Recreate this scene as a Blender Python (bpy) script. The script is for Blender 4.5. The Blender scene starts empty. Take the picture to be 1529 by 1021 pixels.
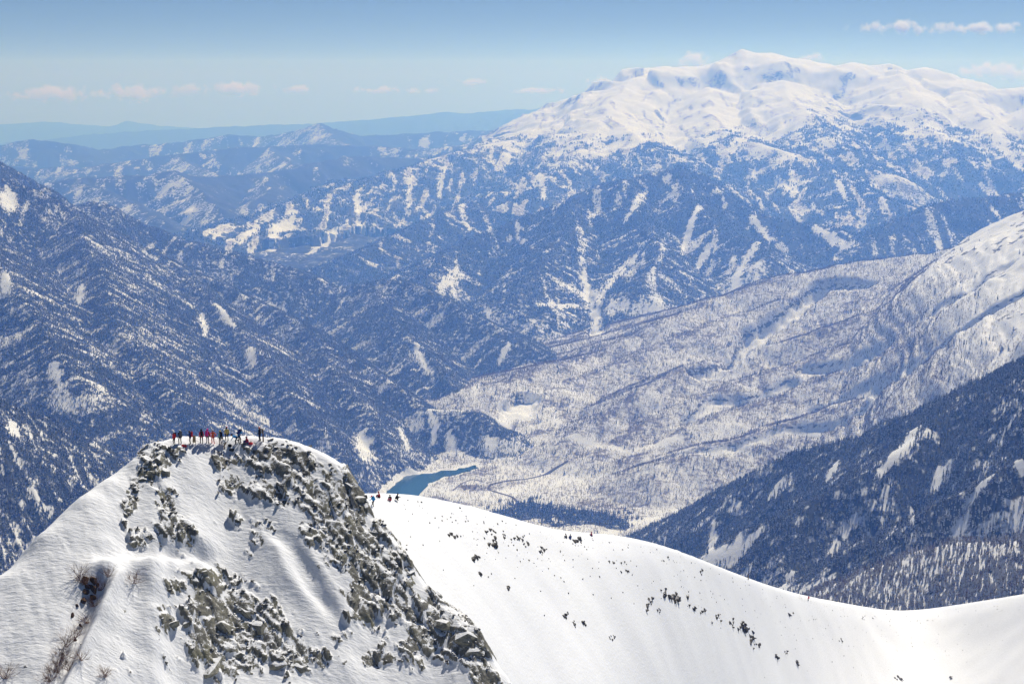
import bpy, bmesh, math, random
import numpy as np
from mathutils import Vector, Matrix

sc = bpy.context.scene
COL = sc.collection
RNG = np.random.default_rng(7)
random.seed(7)

# ---------------------------------------------------------------- camera
FPX, CPX, CPY = 2250.0, 764.5, 510.5          # focal length and centre, in photograph pixels
PITCH = math.atan((CPY - 110.0) / FPX)        # eye level lies near the top of the frame
CAMZ = 1255.0                                 # metres above the lake
cam_d = bpy.data.cameras.new("camera")
cam_d.sensor_width = 36.0
cam_d.lens = 36.0 * FPX / 1529.0
cam_d.clip_start = 1.0
cam_d.clip_end = 400000.0
cam = bpy.data.objects.new("camera", cam_d)
COL.objects.link(cam)
cam.location = (0, 0, CAMZ)
cam.rotation_euler = (math.radians(90) - PITCH, 0, 0)
sc.camera = cam

# ---------------------------------------------------------------- sky, sun, exposure
SUN_EL, SUN_AZ = math.radians(52), math.radians(27)     # ahead of the camera, to its right
wd = bpy.data.worlds.new("World"); sc.world = wd; wd.use_nodes = True
nt = wd.node_tree; nt.nodes.clear()
sky = nt.nodes.new("ShaderNodeTexSky"); sky.sky_type = 'NISHITA'
sky.sun_disc = False
sky.sun_elevation = SUN_EL
sky.sun_rotation = SUN_AZ
sky.altitude = 2700
sky.air_density = 0.62
sky.dust_density = 0.3
sky.ozone_density = 4.0
bg = nt.nodes.new("ShaderNodeBackground"); bg.inputs[1].default_value = 0.05
wo = nt.nodes.new("ShaderNodeOutputWorld")
nt.links.new(sky.outputs[0], bg.inputs[0]); nt.links.new(bg.outputs[0], wo.inputs[0])

sun_d = bpy.data.lights.new("sun", 'SUN'); sun_d.energy = 4.8; sun_d.angle = math.radians(0.53)
sun_d.color = (1.0, 0.955, 0.89)
sun = bpy.data.objects.new("sun", sun_d); COL.objects.link(sun)
sd = Vector((math.sin(SUN_AZ) * math.cos(SUN_EL), math.cos(SUN_AZ) * math.cos(SUN_EL), math.sin(SUN_EL)))
sun.rotation_euler = sd.to_track_quat('Z', 'Y').to_euler()
sun.location = (0, 0, 3000)

sc.view_settings.view_transform = 'Standard'
sc.view_settings.look = 'None'
sc.view_settings.exposure = 0.10
sc.view_settings.gamma = 1.0
sc.render.engine = 'CYCLES'
cy = sc.cycles
cy.use_denoising = True
cy.max_bounces = 8; cy.diffuse_bounces = 3; cy.glossy_bounces = 2; cy.volume_bounces = 7
cy.transparent_max_bounces = 8
cy.volume_step_rate = 1.0
cy.use_adaptive_sampling = False

# ---------------------------------------------------------------- helpers
CP, SP = math.cos(PITCH), math.sin(PITCH)

def ray(px, py):
    """horizontal unit direction and slope of the line of sight through a photograph pixel"""
    u = (px - CPX) / FPX; v = (CPY - py) / FPX
    dx, dy, dz = u, CP + v * SP, -SP + v * CP
    h = math.hypot(dx, dy)
    return dx / h, dy / h, dz / h

def P(px, py, d):
    a, b, s = ray(px, py)
    return (a * d, b * d, CAMZ + s * d)

def project(x, y, z):
    zc = z - CAMZ
    f = y * CP - zc * SP
    v = y * SP + zc * CP
    return CPX + FPX * x / f, CPY - FPX * v / f

def _h(ix, iy, seed):
    a = ix.astype(np.int64).astype(np.uint32); b = iy.astype(np.int64).astype(np.uint32)
    n = a * np.uint32(374761393) + b * np.uint32(668265263) + np.uint32((seed * 2654435761) & 0xffffffff)
    n = (n ^ (n >> np.uint32(13))) * np.uint32(1274126177)
    n = (n ^ (n >> np.uint32(15))) * np.uint32(2246822519)
    return (n ^ (n >> np.uint32(16))).astype(np.float32) * np.float32(1.0 / 4294967296.0)

def perlin(x, y, seed=0):
    x = np.asarray(x, np.float64); y = np.asarray(y, np.float64)
    ix = np.floor(x); iy = np.floor(y)
    fx = (x - ix).astype(np.float32); fy = (y - iy).astype(np.float32)
    def g(ox, oy):
        a = _h(ix + ox, iy + oy, seed) * np.float32(2 * math.pi)
        return np.cos(a) * (fx - ox) + np.sin(a) * (fy - oy)
    ux = fx * fx * fx * (fx * (fx * 6 - 15) + 10); uy = fy * fy * fy * (fy * (fy * 6 - 15) + 10)
    a = g(0, 0); b = g(1, 0); c = g(0, 1); d = g(1, 1)
    return (a + ux * (b - a) + uy * (c - a) + ux * uy * (a - b - c + d)) * 1.45

def fbm(x, y, oct=4, seed=0, gain=0.5, lac=2.03):
    s = 0; a = 1.0; f = 1.0
    for o in range(oct):
        s = s + a * perlin(x * f, y * f, seed + o * 17); a *= gain; f *= lac
    return s

def ridged(x, y, oct=3, seed=0, gain=0.5):
    s = 0; a = 1.0; f = 1.0; n = 0
    for o in range(oct):
        s = s + a * (1 - np.abs(perlin(x * f, y * f, seed + o * 31))); n += a; a *= gain; f *= 2.07
    return s / n

def worley(x, y, seed=0, jit=0.9):
    ix = np.floor(x); iy = np.floor(y)
    f1 = np.full(x.shape, 9.0, np.float32); f2 = f1.copy()
    ca = np.zeros(x.shape, np.float32); cx = ca.copy(); cyy = ca.copy(); cb = ca.copy()
    for ox in (-1, 0, 1):
        for oy in (-1, 0, 1):
            a, b = ix + ox, iy + oy
            jx = a + 0.5 + jit * (_h(a, b, seed) - 0.5); jy = b + 0.5 + jit * (_h(a, b, seed + 5) - 0.5)
            d = np.hypot(x - jx, y - jy).astype(np.float32)
            near = d < f1
            f2 = np.where(near, f1, np.minimum(f2, d)); f1 = np.where(near, d, f1)
            ca = np.where(near, _h(a, b, seed + 9), ca); cb = np.where(near, _h(a, b, seed + 13), cb)
            cx = np.where(near, x - jx, cx); cyy = np.where(near, y - jy, cyy)
    return f1, f2, ca, cb, cx, cyy

def sstep(a, b, x):
    t = np.clip((x - a) / (b - a), 0, 1)
    return t * t * (3 - 2 * t)

def seg_dist(x, y, pts):
    """distance to a polyline in plan, arc length of the foot point and the height there"""
    best = np.full(x.shape, 1e9, np.float32); s0 = 0; bs = np.zeros(x.shape, np.float32)
    for a, b in zip(pts[:-1], pts[1:]):
        dx, dy = b[0] - a[0], b[1] - a[1]; L = math.hypot(dx, dy) + 1e-9
        t = np.clip(((x - a[0]) * dx + (y - a[1]) * dy) / (L * L), 0, 1)
        d = np.hypot(x - a[0] - t * dx, y - a[1] - t * dy)
        m = d < best
        best = np.where(m, d, best); bs = np.where(m, s0 + t * L, bs); s0 += L
    return best, bs

def mesh_from(name, verts, faces, mats, parent=None, smooth=True, attrs=None, link=True):
    me = bpy.data.meshes.new(name)
    verts = np.asarray(verts, np.float32); faces = np.asarray(faces, np.int32)
    k = faces.shape[1]
    me.vertices.add(len(verts)); me.vertices.foreach_set("co", verts.ravel())
    me.loops.add(faces.size); me.loops.foreach_set("vertex_index", faces.ravel())
    me.polygons.add(len(faces)); me.polygons.foreach_set("loop_start", np.arange(0, faces.size, k, dtype=np.int32))
    me.update(calc_edges=True)
    me.polygons.foreach_set("use_smooth", np.full(len(faces), smooth, bool))
    for an, av in (attrs or {}).items():
        at = me.attributes.new(an, 'FLOAT', 'POINT'); at.data.foreach_set("value", np.asarray(av, np.float32).ravel())
    for m in (mats if isinstance(mats, (list, tuple)) else [mats]):
        me.materials.append(m)
    ob = bpy.data.objects.new(name, me)
    if link: COL.objects.link(ob)
    if parent is not None: ob.parent = parent
    return ob

def tag(o, label=None, cat=None, group=None, kind=None):
    if label: o["label"] = label
    if cat: o["category"] = cat
    if group: o["group"] = group
    if kind: o["kind"] = kind
    return o

# ---------------------------------------------------------------- materials
class NB:
    """a small wrapper that adds and links shader nodes"""
    def __init__(s, name):
        s.m = bpy.data.materials.new(name); s.m.use_nodes = True
        s.t = s.m.node_tree; s.t.nodes.clear()
        s.out = s.t.nodes.new("ShaderNodeOutputMaterial")
        s.b = s.t.nodes.new("ShaderNodeBsdfPrincipled")
        s.t.links.new(s.b.outputs[0], s.out.inputs[0])
    def n(s, typ, **kw):
        nd = s.t.nodes.new(typ)
        for k, v in kw.items(): setattr(nd, k, v)
        return nd
    def put(s, sock, v):
        if hasattr(v, "links") or isinstance(v, bpy.types.NodeSocket): s.t.links.new(v, sock)
        elif isinstance(v, (tuple, list)) and len(v) == 3 and sock.type == 'RGBA': sock.default_value = (*v, 1)
        else: sock.default_value = v
    def math(s, op, a, b=0.0, clamp=False):
        nd = s.n("ShaderNodeMath", operation=op, use_clamp=clamp); s.put(nd.inputs[0], a); s.put(nd.inputs[1], b); return nd.outputs[0]
    def mix(s, f, a, b):
        nd = s.n("ShaderNodeMix", data_type='RGBA'); s.put(nd.inputs[0], f); s.put(nd.inputs[6], a); s.put(nd.inputs[7], b); return nd.outputs[2]
    def noise(s, vec, scale, detail=3, rough=0.55):
        nd = s.n("ShaderNodeTexNoise"); s.put(nd.inputs["Vector"], vec); nd.inputs["Scale"].default_value = scale
        nd.inputs["Detail"].default_value = detail; nd.inputs["Roughness"].default_value = rough; return nd.outputs[0]
    def step(s, x, a, b):
        nd = s.n("ShaderNodeMapRange", interpolation_type='SMOOTHSTEP'); s.put(nd.inputs[0], x); s.put(nd.inputs[1], a); s.put(nd.inputs[2], b); return nd.outputs[0]
    def attr(s, name):
        return s.n("ShaderNodeAttribute", attribute_name=name).outputs["Fac"]
    def pos(s, sx=1, sy=1, sz=1):
        g = s.n("ShaderNodeNewGeometry"); m = s.n("ShaderNodeMapping"); s.t.links.new(g.outputs["Position"], m.inputs[0])
        m.inputs["Scale"].default_value = (sx, sy, sz); return m.outputs[0]
    def nz(s):
        g = s.n("ShaderNodeNewGeometry"); x = s.n("ShaderNodeSeparateXYZ"); s.t.links.new(g.outputs["Normal"], x.inputs[0]); return x.outputs[2]
    def fin(s, col, rough=0.8, spec=0.2, bump=None, dist=0.1, strength=0.5):
        s.put(s.b.inputs["Base Color"], col); s.put(s.b.inputs["Roughness"], rough); s.b.inputs["Specular IOR Level"].default_value = spec
        if bump is not None:
            nd = s.n("ShaderNodeBump"); s.put(nd.inputs["Height"], bump); nd.inputs["Distance"].default_value = dist; nd.inputs["Strength"].default_value = strength
            s.t.links.new(nd.outputs[0], s.b.inputs["Normal"])
        return s.m

SNOW = (0.80, 0.81, 0.83)
CONIFER = (0.022, 0.032, 0.030)
BARE = (0.135, 0.105, 0.105)
ROCKC = (0.10, 0.098, 0.092)

def terrain_mat(name):
    """snow ground with a forest-floor fleck (attribute dark: conifers, bare: leafless wood) and cliffs (attribute rock)"""
    b = NB(name)
    p = b.pos(1, 1, 0.6)
    fine = b.noise(p, 1 / 16.0, 2, 0.6)
    med = b.noise(p, 1 / 55.0, 3, 0.6)
    mixn = b.math('ADD', b.math('MULTIPLY', fine, 0.62), b.math('MULTIPLY', med, 0.38))
    dk = b.attr("dark"); br = b.attr("bare"); rk = b.attr("rock")
    def cover(a, soft):
        thr = b.math('SUBTRACT', 0.74, b.math('MULTIPLY', a, 0.46))
        return b.step(mixn, b.math('SUBTRACT', thr, soft), b.math('ADD', thr, soft))
    tint = b.noise(b.pos(), 1 / 420.0, 3, 0.5)
    snow = b.mix(b.step(tint, 0.35, 0.7), (0.66, 0.67, 0.69), (0.73, 0.735, 0.75))
    dcol = b.mix(med, CONIFER, (0.05, 0.05, 0.052))
    c = b.mix(b.math('MULTIPLY', cover(br, 0.09), 0.85), snow, BARE)
    c = b.mix(cover(dk, 0.06), c, dcol)
    rn = b.noise(b.pos(1, 1, 2.2), 1 / 22.0, 4, 0.65)
    rmask = b.step(b.math('ADD', rk, b.math('MULTIPLY', b.math('SUBTRACT', rn, 0.5), 1.5)), 0.5, 0.62)
    c = b.mix(rmask, c, b.mix(rn, (0.06, 0.06, 0.062), (0.15, 0.14, 0.135)))
    return b.fin(c, 0.9, 0.08, mixn, 6.0, 0.35)

M_TERRAIN = terrain_mat("snowy_terrain")
# ================================================================ THE LAND: one height field, split by mountain
# ridge crests as (photograph pixel x, y, distance in metres); slope of the flanks; gully wavelength and depth
R = []
def ridge(group, pts, slope, lam=260, amp=0.16, rnd=25, jag=8, knee=1e9, steep=0.0, reach=1e9):
    if group in ("snow_mountain", "forest_mountain", "left_ridge", "back_ridge", "wooded_ridge"): lam, amp = lam * 1.4, amp * .58
    R.append(dict(knee=knee, steep=steep, reach=reach, group=group, pts=[P(*p) for p in pts], slope=slope, lam=lam, amp=amp, rnd=rnd, jag=jag))
K = 1000
# faint ranges on the horizon
ridge("far_range", [(-300, 190, 44*K), (0, 186, 44*K), (70, 182, 44*K), (160, 190, 43*K), (190, 181, 43*K), (240, 188, 43*K), (300, 192, 43*K), (420, 190, 44*K)], 0.10, 2500, .1, 80, 12)
ridge("far_range", [(-200, 222, 34*K), (0, 214, 34*K), (90, 206, 34*K), (140, 200, 34*K), (240, 194, 34*K), (330, 189, 34*K), (400, 187, 34*K), (480, 184, 35*K), (560, 178, 35*K), (640, 171, 35*K), (665, 167, 35*K), (700, 170, 35*K), (760, 163, 35*K), (800, 165, 34*K), (840, 157, 33*K), (868, 148, 33*K), (890, 155, 33*K), (960, 175, 33*K)], 0.15, 1600, .12, 60, 16)
# middle hills
ridge("hills", [(-200, 225, 20*K), (-60, 222, 20*K), (0, 217, 20*K), (50, 208, 20*K), (100, 213, 20*K), (150, 224, 20.5*K), (200, 217, 21*K), (270, 212, 21*K), (340, 201, 21*K), (400, 203, 21*K), (440, 196, 20.5*K), (478, 182, 20*K), (505, 196, 20*K), (545, 203, 20.5*K), (600, 200, 21*K), (690, 196, 21*K), (780, 192, 21*K)], 0.50, 700, .2, 15, 22)
ridge("hills", [(478, 184, 20*K), (500, 210, 18.8*K), (540, 222, 18*K)], 0.50, 600, .2, 15, 10)
ridge("hills", [(-100, 258, 17*K), (0, 248, 17*K), (60, 250, 17*K), (120, 250, 16.6*K), (180, 242, 16.6*K), (260, 230, 16.8*K), (345, 221, 17*K), (400, 219, 17.2*K), (470, 215, 17.4*K), (560, 219, 17.6*K), (640, 222, 17.2*K), (720, 212, 17*K), (800, 205, 16*K)], 0.50, 520, .22, 12, 16)
ridge("hills", [(260, 231, 16.8*K), (300, 250, 15.8*K), (330, 262, 15.2*K)], 0.50, 420, .2, 10, 10)
ridge("hills", [(400, 219, 17.2*K), (430, 240, 16*K), (460, 252, 15*K)], 0.50, 420, .2, 10, 10)
ridge("hills", [(-150, 300, 13*K), (-40, 285, 13*K), (60, 275, 13*K), (110, 266, 13*K), (200, 262, 13*K), (262, 254, 13*K), (300, 266, 13.2*K), (335, 262, 13.6*K), (400, 258, 14*K), (480, 240, 14.6*K), (530, 233, 15*K), (620, 236, 15.4*K)], 0.50, 420, .22, 12, 14)
ridge("hills", [(110, 266, 13*K), (170, 290, 12.2*K), (225, 318, 11.4*K), (250, 330, 11*K)], 0.50, 380, .2, 10, 8)
ridge("hills", [(262, 255, 13*K), (300, 285, 12.2*K), (330, 312, 11.6*K)], 0.50, 380, .2, 10, 8)
ridge("hills", [(400, 260, 14*K), (400, 285, 12.8*K), (370, 308, 12*K)], 0.50, 380, .2, 10, 8)
# the great snow mountain: summit line, its long spur to the left and its flanks
ridge("snow_mountain", [(1000, 101, 17*K), (1050, 99, 17.2*K), (1082, 86, 17.2*K), (1108, 74, 17.2*K), (1130, 80, 17.2*K), (1152, 78, 17.4*K), (1180, 86, 17.4*K), (1215, 92, 17.3*K), (1248, 99, 17.2*K), (1268, 93, 17.2*K), (1300, 98, 17.2*K), (1328, 96, 17.3*K), (1350, 106, 17.2*K), (1378, 101, 17*K), (1412, 109, 16.8*K), (1430, 120, 16.6*K), (1462, 122, 16.6*K), (1492, 136, 16.6*K), (1529, 130, 16.4*K), (1600, 120, 16.4*K), (1720, 140, 16*K)], 0.21, 500, .12, 35, 16, 600, .34)
ridge("snow_mountain", [(1000, 101, 17*K), (962, 112, 16.6*K), (930, 128, 16*K), (903, 150, 15.6*K), (876, 162, 15.2*K), (840, 184, 14.8*K), (770, 206, 14.2*K), (690, 226, 13.6*K), (610, 250, 13*K), (540, 270, 12.4*K), (470, 293, 11.8*K), (400, 314, 11.2*K), (340, 332, 10.7*K), (285, 345, 10.2*K)], 0.30, 330, .24, 30, 12)
ridge("snow_mountain", [(930, 128, 16*K), (905, 172, 14.4*K), (890, 196, 13.6*K), (860, 235, 12.6*K), (835, 262, 12*K), (800, 290, 11.4*K)], 0.34, 300, .22, 30, 10)
ridge("snow_mountain", [(905, 172, 14.4*K), (950, 205, 13.2*K), (985, 225, 12.4*K), (1030, 255, 11.6*K), (1070, 280, 11*K)], 0.34, 300, .22, 20, 10)
ridge("snow_mountain", [(1060, 130, 16.2*K), (1060, 165, 14.9*K), (1075, 190, 14*K), (1110, 208, 13.2*K), (1180, 228, 12.6*K), (1250, 262, 11.8*K), (1310, 292, 11*K), (1370, 312, 10.4*K)], 0.33, 320, .22, 24, 10)
ridge("snow_mountain", [(1170, 120, 16.2*K), (1180, 150, 15*K), (1215, 172, 14.2*K), (1240, 205, 13.2*K), (1290, 240, 12.4*K), (1330, 262, 11.8*K)], 0.34, 320, .22, 24, 10)
ridge("snow_mountain", [(1340, 110, 16.6*K), (1360, 135, 15.6*K), (1376, 148, 15*K), (1380, 185, 14*K), (1420, 215, 13.2*K), (1440, 240, 12.6*K)], 0.36, 320, .22, 18, 12)
ridge("snow_mountain", [(1440, 135, 16*K), (1462, 165, 14.8*K), (1490, 200, 13.8*K), (1540, 240, 12.8*K), (1600, 275, 12*K)], 0.36, 320, .2, 18, 12)
ridge("snow_mountain", [(1540, 160, 15*K), (1600, 190, 14*K), (1700, 230, 13*K)], 0.36, 320, .2, 18, 12)
# forested mountain in the middle
ridge("forest_mountain", [(1012, 250, 9.5*K), (960, 262, 9.4*K), (905, 273, 9.3*K), (850, 296, 9.1*K), (800, 317, 9*K), (740, 344, 8.8*K), (680, 366, 8.6*K), (620, 398, 8.3*K), (560, 424, 8*K)], 0.47, 230, .22, 14, 9)
ridge("forest_mountain", [(1012, 250, 9.5*K), (1045, 262, 9.4*K), (1085, 290, 9.2*K), (1130, 317, 9*K), (1180, 330, 8.9*K), (1235, 338, 8.8*K), (1290, 366, 8.5*K)], 0.47, 230, .22, 12, 9)
ridge("forest_mountain", [(1012, 250, 9.5*K), (1030, 285, 9*K), (1050, 318, 8.6*K), (1068, 345, 8.3*K), (1128, 360, 8.1*K), (1140, 385, 7.8*K)], 0.5, 200, .24, 10, 9)
ridge("forest_mountain", [(850, 296, 9.1*K), (842, 345, 8.3*K), (800, 400, 7.6*K), (770, 440, 7.1*K)], 0.5, 200, .2, 12, 6)
ridge("forest_mountain", [(930, 268, 9.3*K), (965, 330, 8.4*K), (985, 380, 7.8*K), (960, 430, 7.2*K)], 0.5, 200, .2, 12, 6)
ridge("forest_mountain", [(680, 366, 8.6*K), (650, 400, 7.9*K), (610, 430, 7.5*K)], 0.5, 200, .2, 12, 6)
ridge("forest_mountain", [(705, 300, 10.6*K), (640, 330, 10*K), (560, 365, 9.4*K), (500, 390, 9*K), (470, 400, 8.8*K)], 0.42, 240, .22, 14, 8)
# ridge closing the valley behind the volcano
ridge("wooded_ridge", [(1700, 260, 9.4*K), (1529, 288, 9.1*K), (1450, 298, 9*K), (1395, 303, 9*K), (1345, 328, 8.7*K), (1292, 365, 8.4*K)], 0.45, 230, .16, 14, 6)
# left-hand valley side
ridge("left_ridge", [(-250, 170, 6.3*K), (-90, 225, 6.4*K), (0, 264, 6.5*K), (55, 285, 6.5*K), (105, 312, 6.5*K), (160, 346, 6.5*K), (215, 378, 6.5*K), (270, 400, 6.4*K), (330, 420, 6.3*K), (400, 455, 6.05*K), (470, 500, 5.75*K), (540, 545, 5.5*K), (600, 582, 5.25*K), (640, 610, 5.1*K), (715, 614, 5.05*K), (745, 640, 4.95*K)], 0.58, 170, .26, 10, 7)
ridge("left_ridge", [(105, 312, 6.5*K), (150, 400, 5.6*K), (170, 470, 5*K), (230, 560, 4.5*K), (300, 640, 4.2*K)], 0.55, 150, .22, 12, 6)
ridge("left_ridge", [(270, 402, 6.4*K), (350, 480, 5.6*K), (400, 540, 5.1*K), (450, 610, 4.75*K), (520, 690, 4.45*K)], 0.55, 150, .24, 12, 6)
ridge("left_ridge", [(470, 500, 5.75*K), (520, 580, 5.1*K), (560, 640, 4.8*K), (590, 690, 4.65*K)], 0.58, 130, .24, 10, 6)
ridge("left_ridge", [(-60, 330, 5.8*K), (0, 400, 5.2*K), (60, 480, 4.7*K), (110, 560, 4.3*K)], 0.55, 150, .22, 12, 6)
ridge("back_ridge", [(-20, 230, 7.6*K), (60, 275, 7.6*K), (105, 307, 7.5*K), (135, 302, 7.5*K), (165, 309, 7.5*K), (225, 340, 7.5*K), (290, 361, 7.4*K), (375, 383, 7.3*K), (440, 402, 7.2*K), (500, 428, 7.0*K)], 0.5, 190, .2, 12, 6)
ridge("back_ridge", [(350, 440, 6.9*K), (395, 422, 7*K), (440, 414, 7*K), (500, 428, 7.0*K), (560, 420, 6.9*K), (605, 418, 6.8*K), (650, 440, 6.6*K), (705, 466, 6.4*K), (765, 498, 6.2*K), (825, 536, 6*K)], 0.52, 170, .22, 12, 6)
ridge("back_ridge", [(560, 421, 6.9*K), (600, 490, 6.1*K), (660, 555, 5.6*K), (700, 590, 5.4*K)], 0.52, 150, .2, 12, 6)
# nearest wooded spur low on the left
ridge("wooded_spur", [(-300, 480, 3.2*K), (-120, 555, 3.3*K), (0, 597, 3.4*K), (60, 618, 3.45*K), (120, 648, 3.5*K), (180, 690, 3.6*K), (240, 745, 3.75*K)], 0.6, 120, .22, 8, 5)
# volcano flank on the right
ridge("volcano_slope", [(1750, 240, 5.6*K), (1620, 285, 5.9*K), (1529, 328, 6.2*K), (1455, 364, 6.4*K), (1380, 380, 6.5*K), (1290, 390, 6.5*K), (1180, 410, 6.45*K), (1080, 442, 6.3*K), (1010, 470, 6.1*K), (945, 500, 5.95*K), (880, 530, 5.8*K), (800, 549, 5.6*K), (748, 572, 5.4*K)], 0.27, 300, .07, 10, 4)
ridge("volcano_slope", [(1700, 300, 5.0*K), (1529, 360, 5.5*K), (1460, 400, 5.7*K), (1380, 438, 5.75*K), (1290, 470, 5.7*K), (1200, 500, 5.6*K), (1120, 523, 5.5*K), (1040, 543, 5.4*K), (965, 576, 5.2*K), (900, 620, 5.0*K), (845, 656, 4.85*K)], 0.40, 160, .10, 10, 5)
ridge("volcano_slope", [(1750, 380, 4.2*K), (1600, 430, 4.5*K), (1480, 490, 4.7*K), (1380, 545, 4.8*K), (1290, 590, 4.8*K), (1190, 628, 4.75*K), (1080, 660, 4.65*K), (980, 690, 4.5*K)], 0.34, 150, .10, 10, 5)
def resample(pts, n=14):
    p = np.array(pts); L = np.r_[0, np.cumsum(np.linalg.norm(np.diff(p, axis=0), axis=1))]
    return np.stack([np.interp(np.linspace(0, L[-1], n), L, p[:, k]) for k in range(3)], 1)
v1, v2, v3 = [resample(r["pts"]) for r in R[-3:]]
rv = random.Random(5)
for A_, B_, ts, sag in ((v1, v2, (.27,), 34), (v2, v3, (.28, .55), 40)):
    for t in ts:
        q = A_ * (1 - t) + B_ * t
        q[:, 2] -= sag * math.sin(math.pi * t) + np.array([rv.uniform(0, 7) for _ in q])
        q[:, 0] += np.array([rv.uniform(-14, 14) for _ in q]); q[:, 1] += np.array([rv.uniform(-22, 22) for _ in q])
        R.append(dict(group="volcano_slope", pts=[tuple(map(float, w)) for w in q], slope=rv.uniform(.17, .26), lam=110, amp=.07, rnd=rv.uniform(4, 14), jag=3, knee=1e9, steep=0, reach=1e9))
# conifer spur, right
ridge("conifer_spur", [(1800, 430, 2.6*K), (1650, 480, 2.75*K), (1529, 538, 2.9*K), (1460, 570, 3.0*K), (1400, 600, 3.05*K), (1335, 624, 3.1*K), (1292, 652, 3.15*K), (1210, 668, 3.25*K), (1150, 690, 3.3*K), (1080, 728, 3.4*K), (1010, 768, 3.55*K), (950, 797, 3.7*K)], 0.62, 190, .30, 8, 5)
ridge("conifer_spur", [(1460, 570, 3.0*K), (1380, 650, 2.75*K), (1310, 700, 2.65*K), (1220, 745, 2.6*K), (1120, 790, 2.65*K)], 0.6, 160, .30, 8, 5)
ridge("conifer_spur", [(1600, 640, 2.3*K), (1500, 700, 2.25*K), (1400, 755, 2.25*K), (1300, 800, 2.3*K)], 0.6, 160, .30, 8, 5)
ridge("conifer_dome", [(1900, 790, 1.55*K), (1700, 800, 1.65*K), (1529, 809, 1.75*K), (1430, 812, 1.8*K), (1380, 823, 1.83*K), (1320, 845, 1.87*K), (1260, 868, 1.92*K), (1200, 893, 1.97*K), (1120, 935, 2.05*K)], 0.42, 90, .10, 14, 4)

TH = np.radians(np.linspace(-22.5, 22.5, 640))
rr = np.concatenate([np.geomspace(1150, 2100, 150, endpoint=False), np.geomspace(2100, 7200, 640, endpoint=False),
                     np.geomspace(7200, 11500, 230, endpoint=False), np.geomspace(11500, 21500, 250, endpoint=False),
                     np.geomspace(21500, 45500, 90)])
RR, TT = np.meshgrid(rr, TH, indexing='ij')
X = (RR * np.sin(TT)).astype(np.float32); Y = (RR * np.cos(TT)).astype(np.float32); RR = RR.astype(np.float32)
NR, NT = X.shape
shape = X.shape

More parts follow.
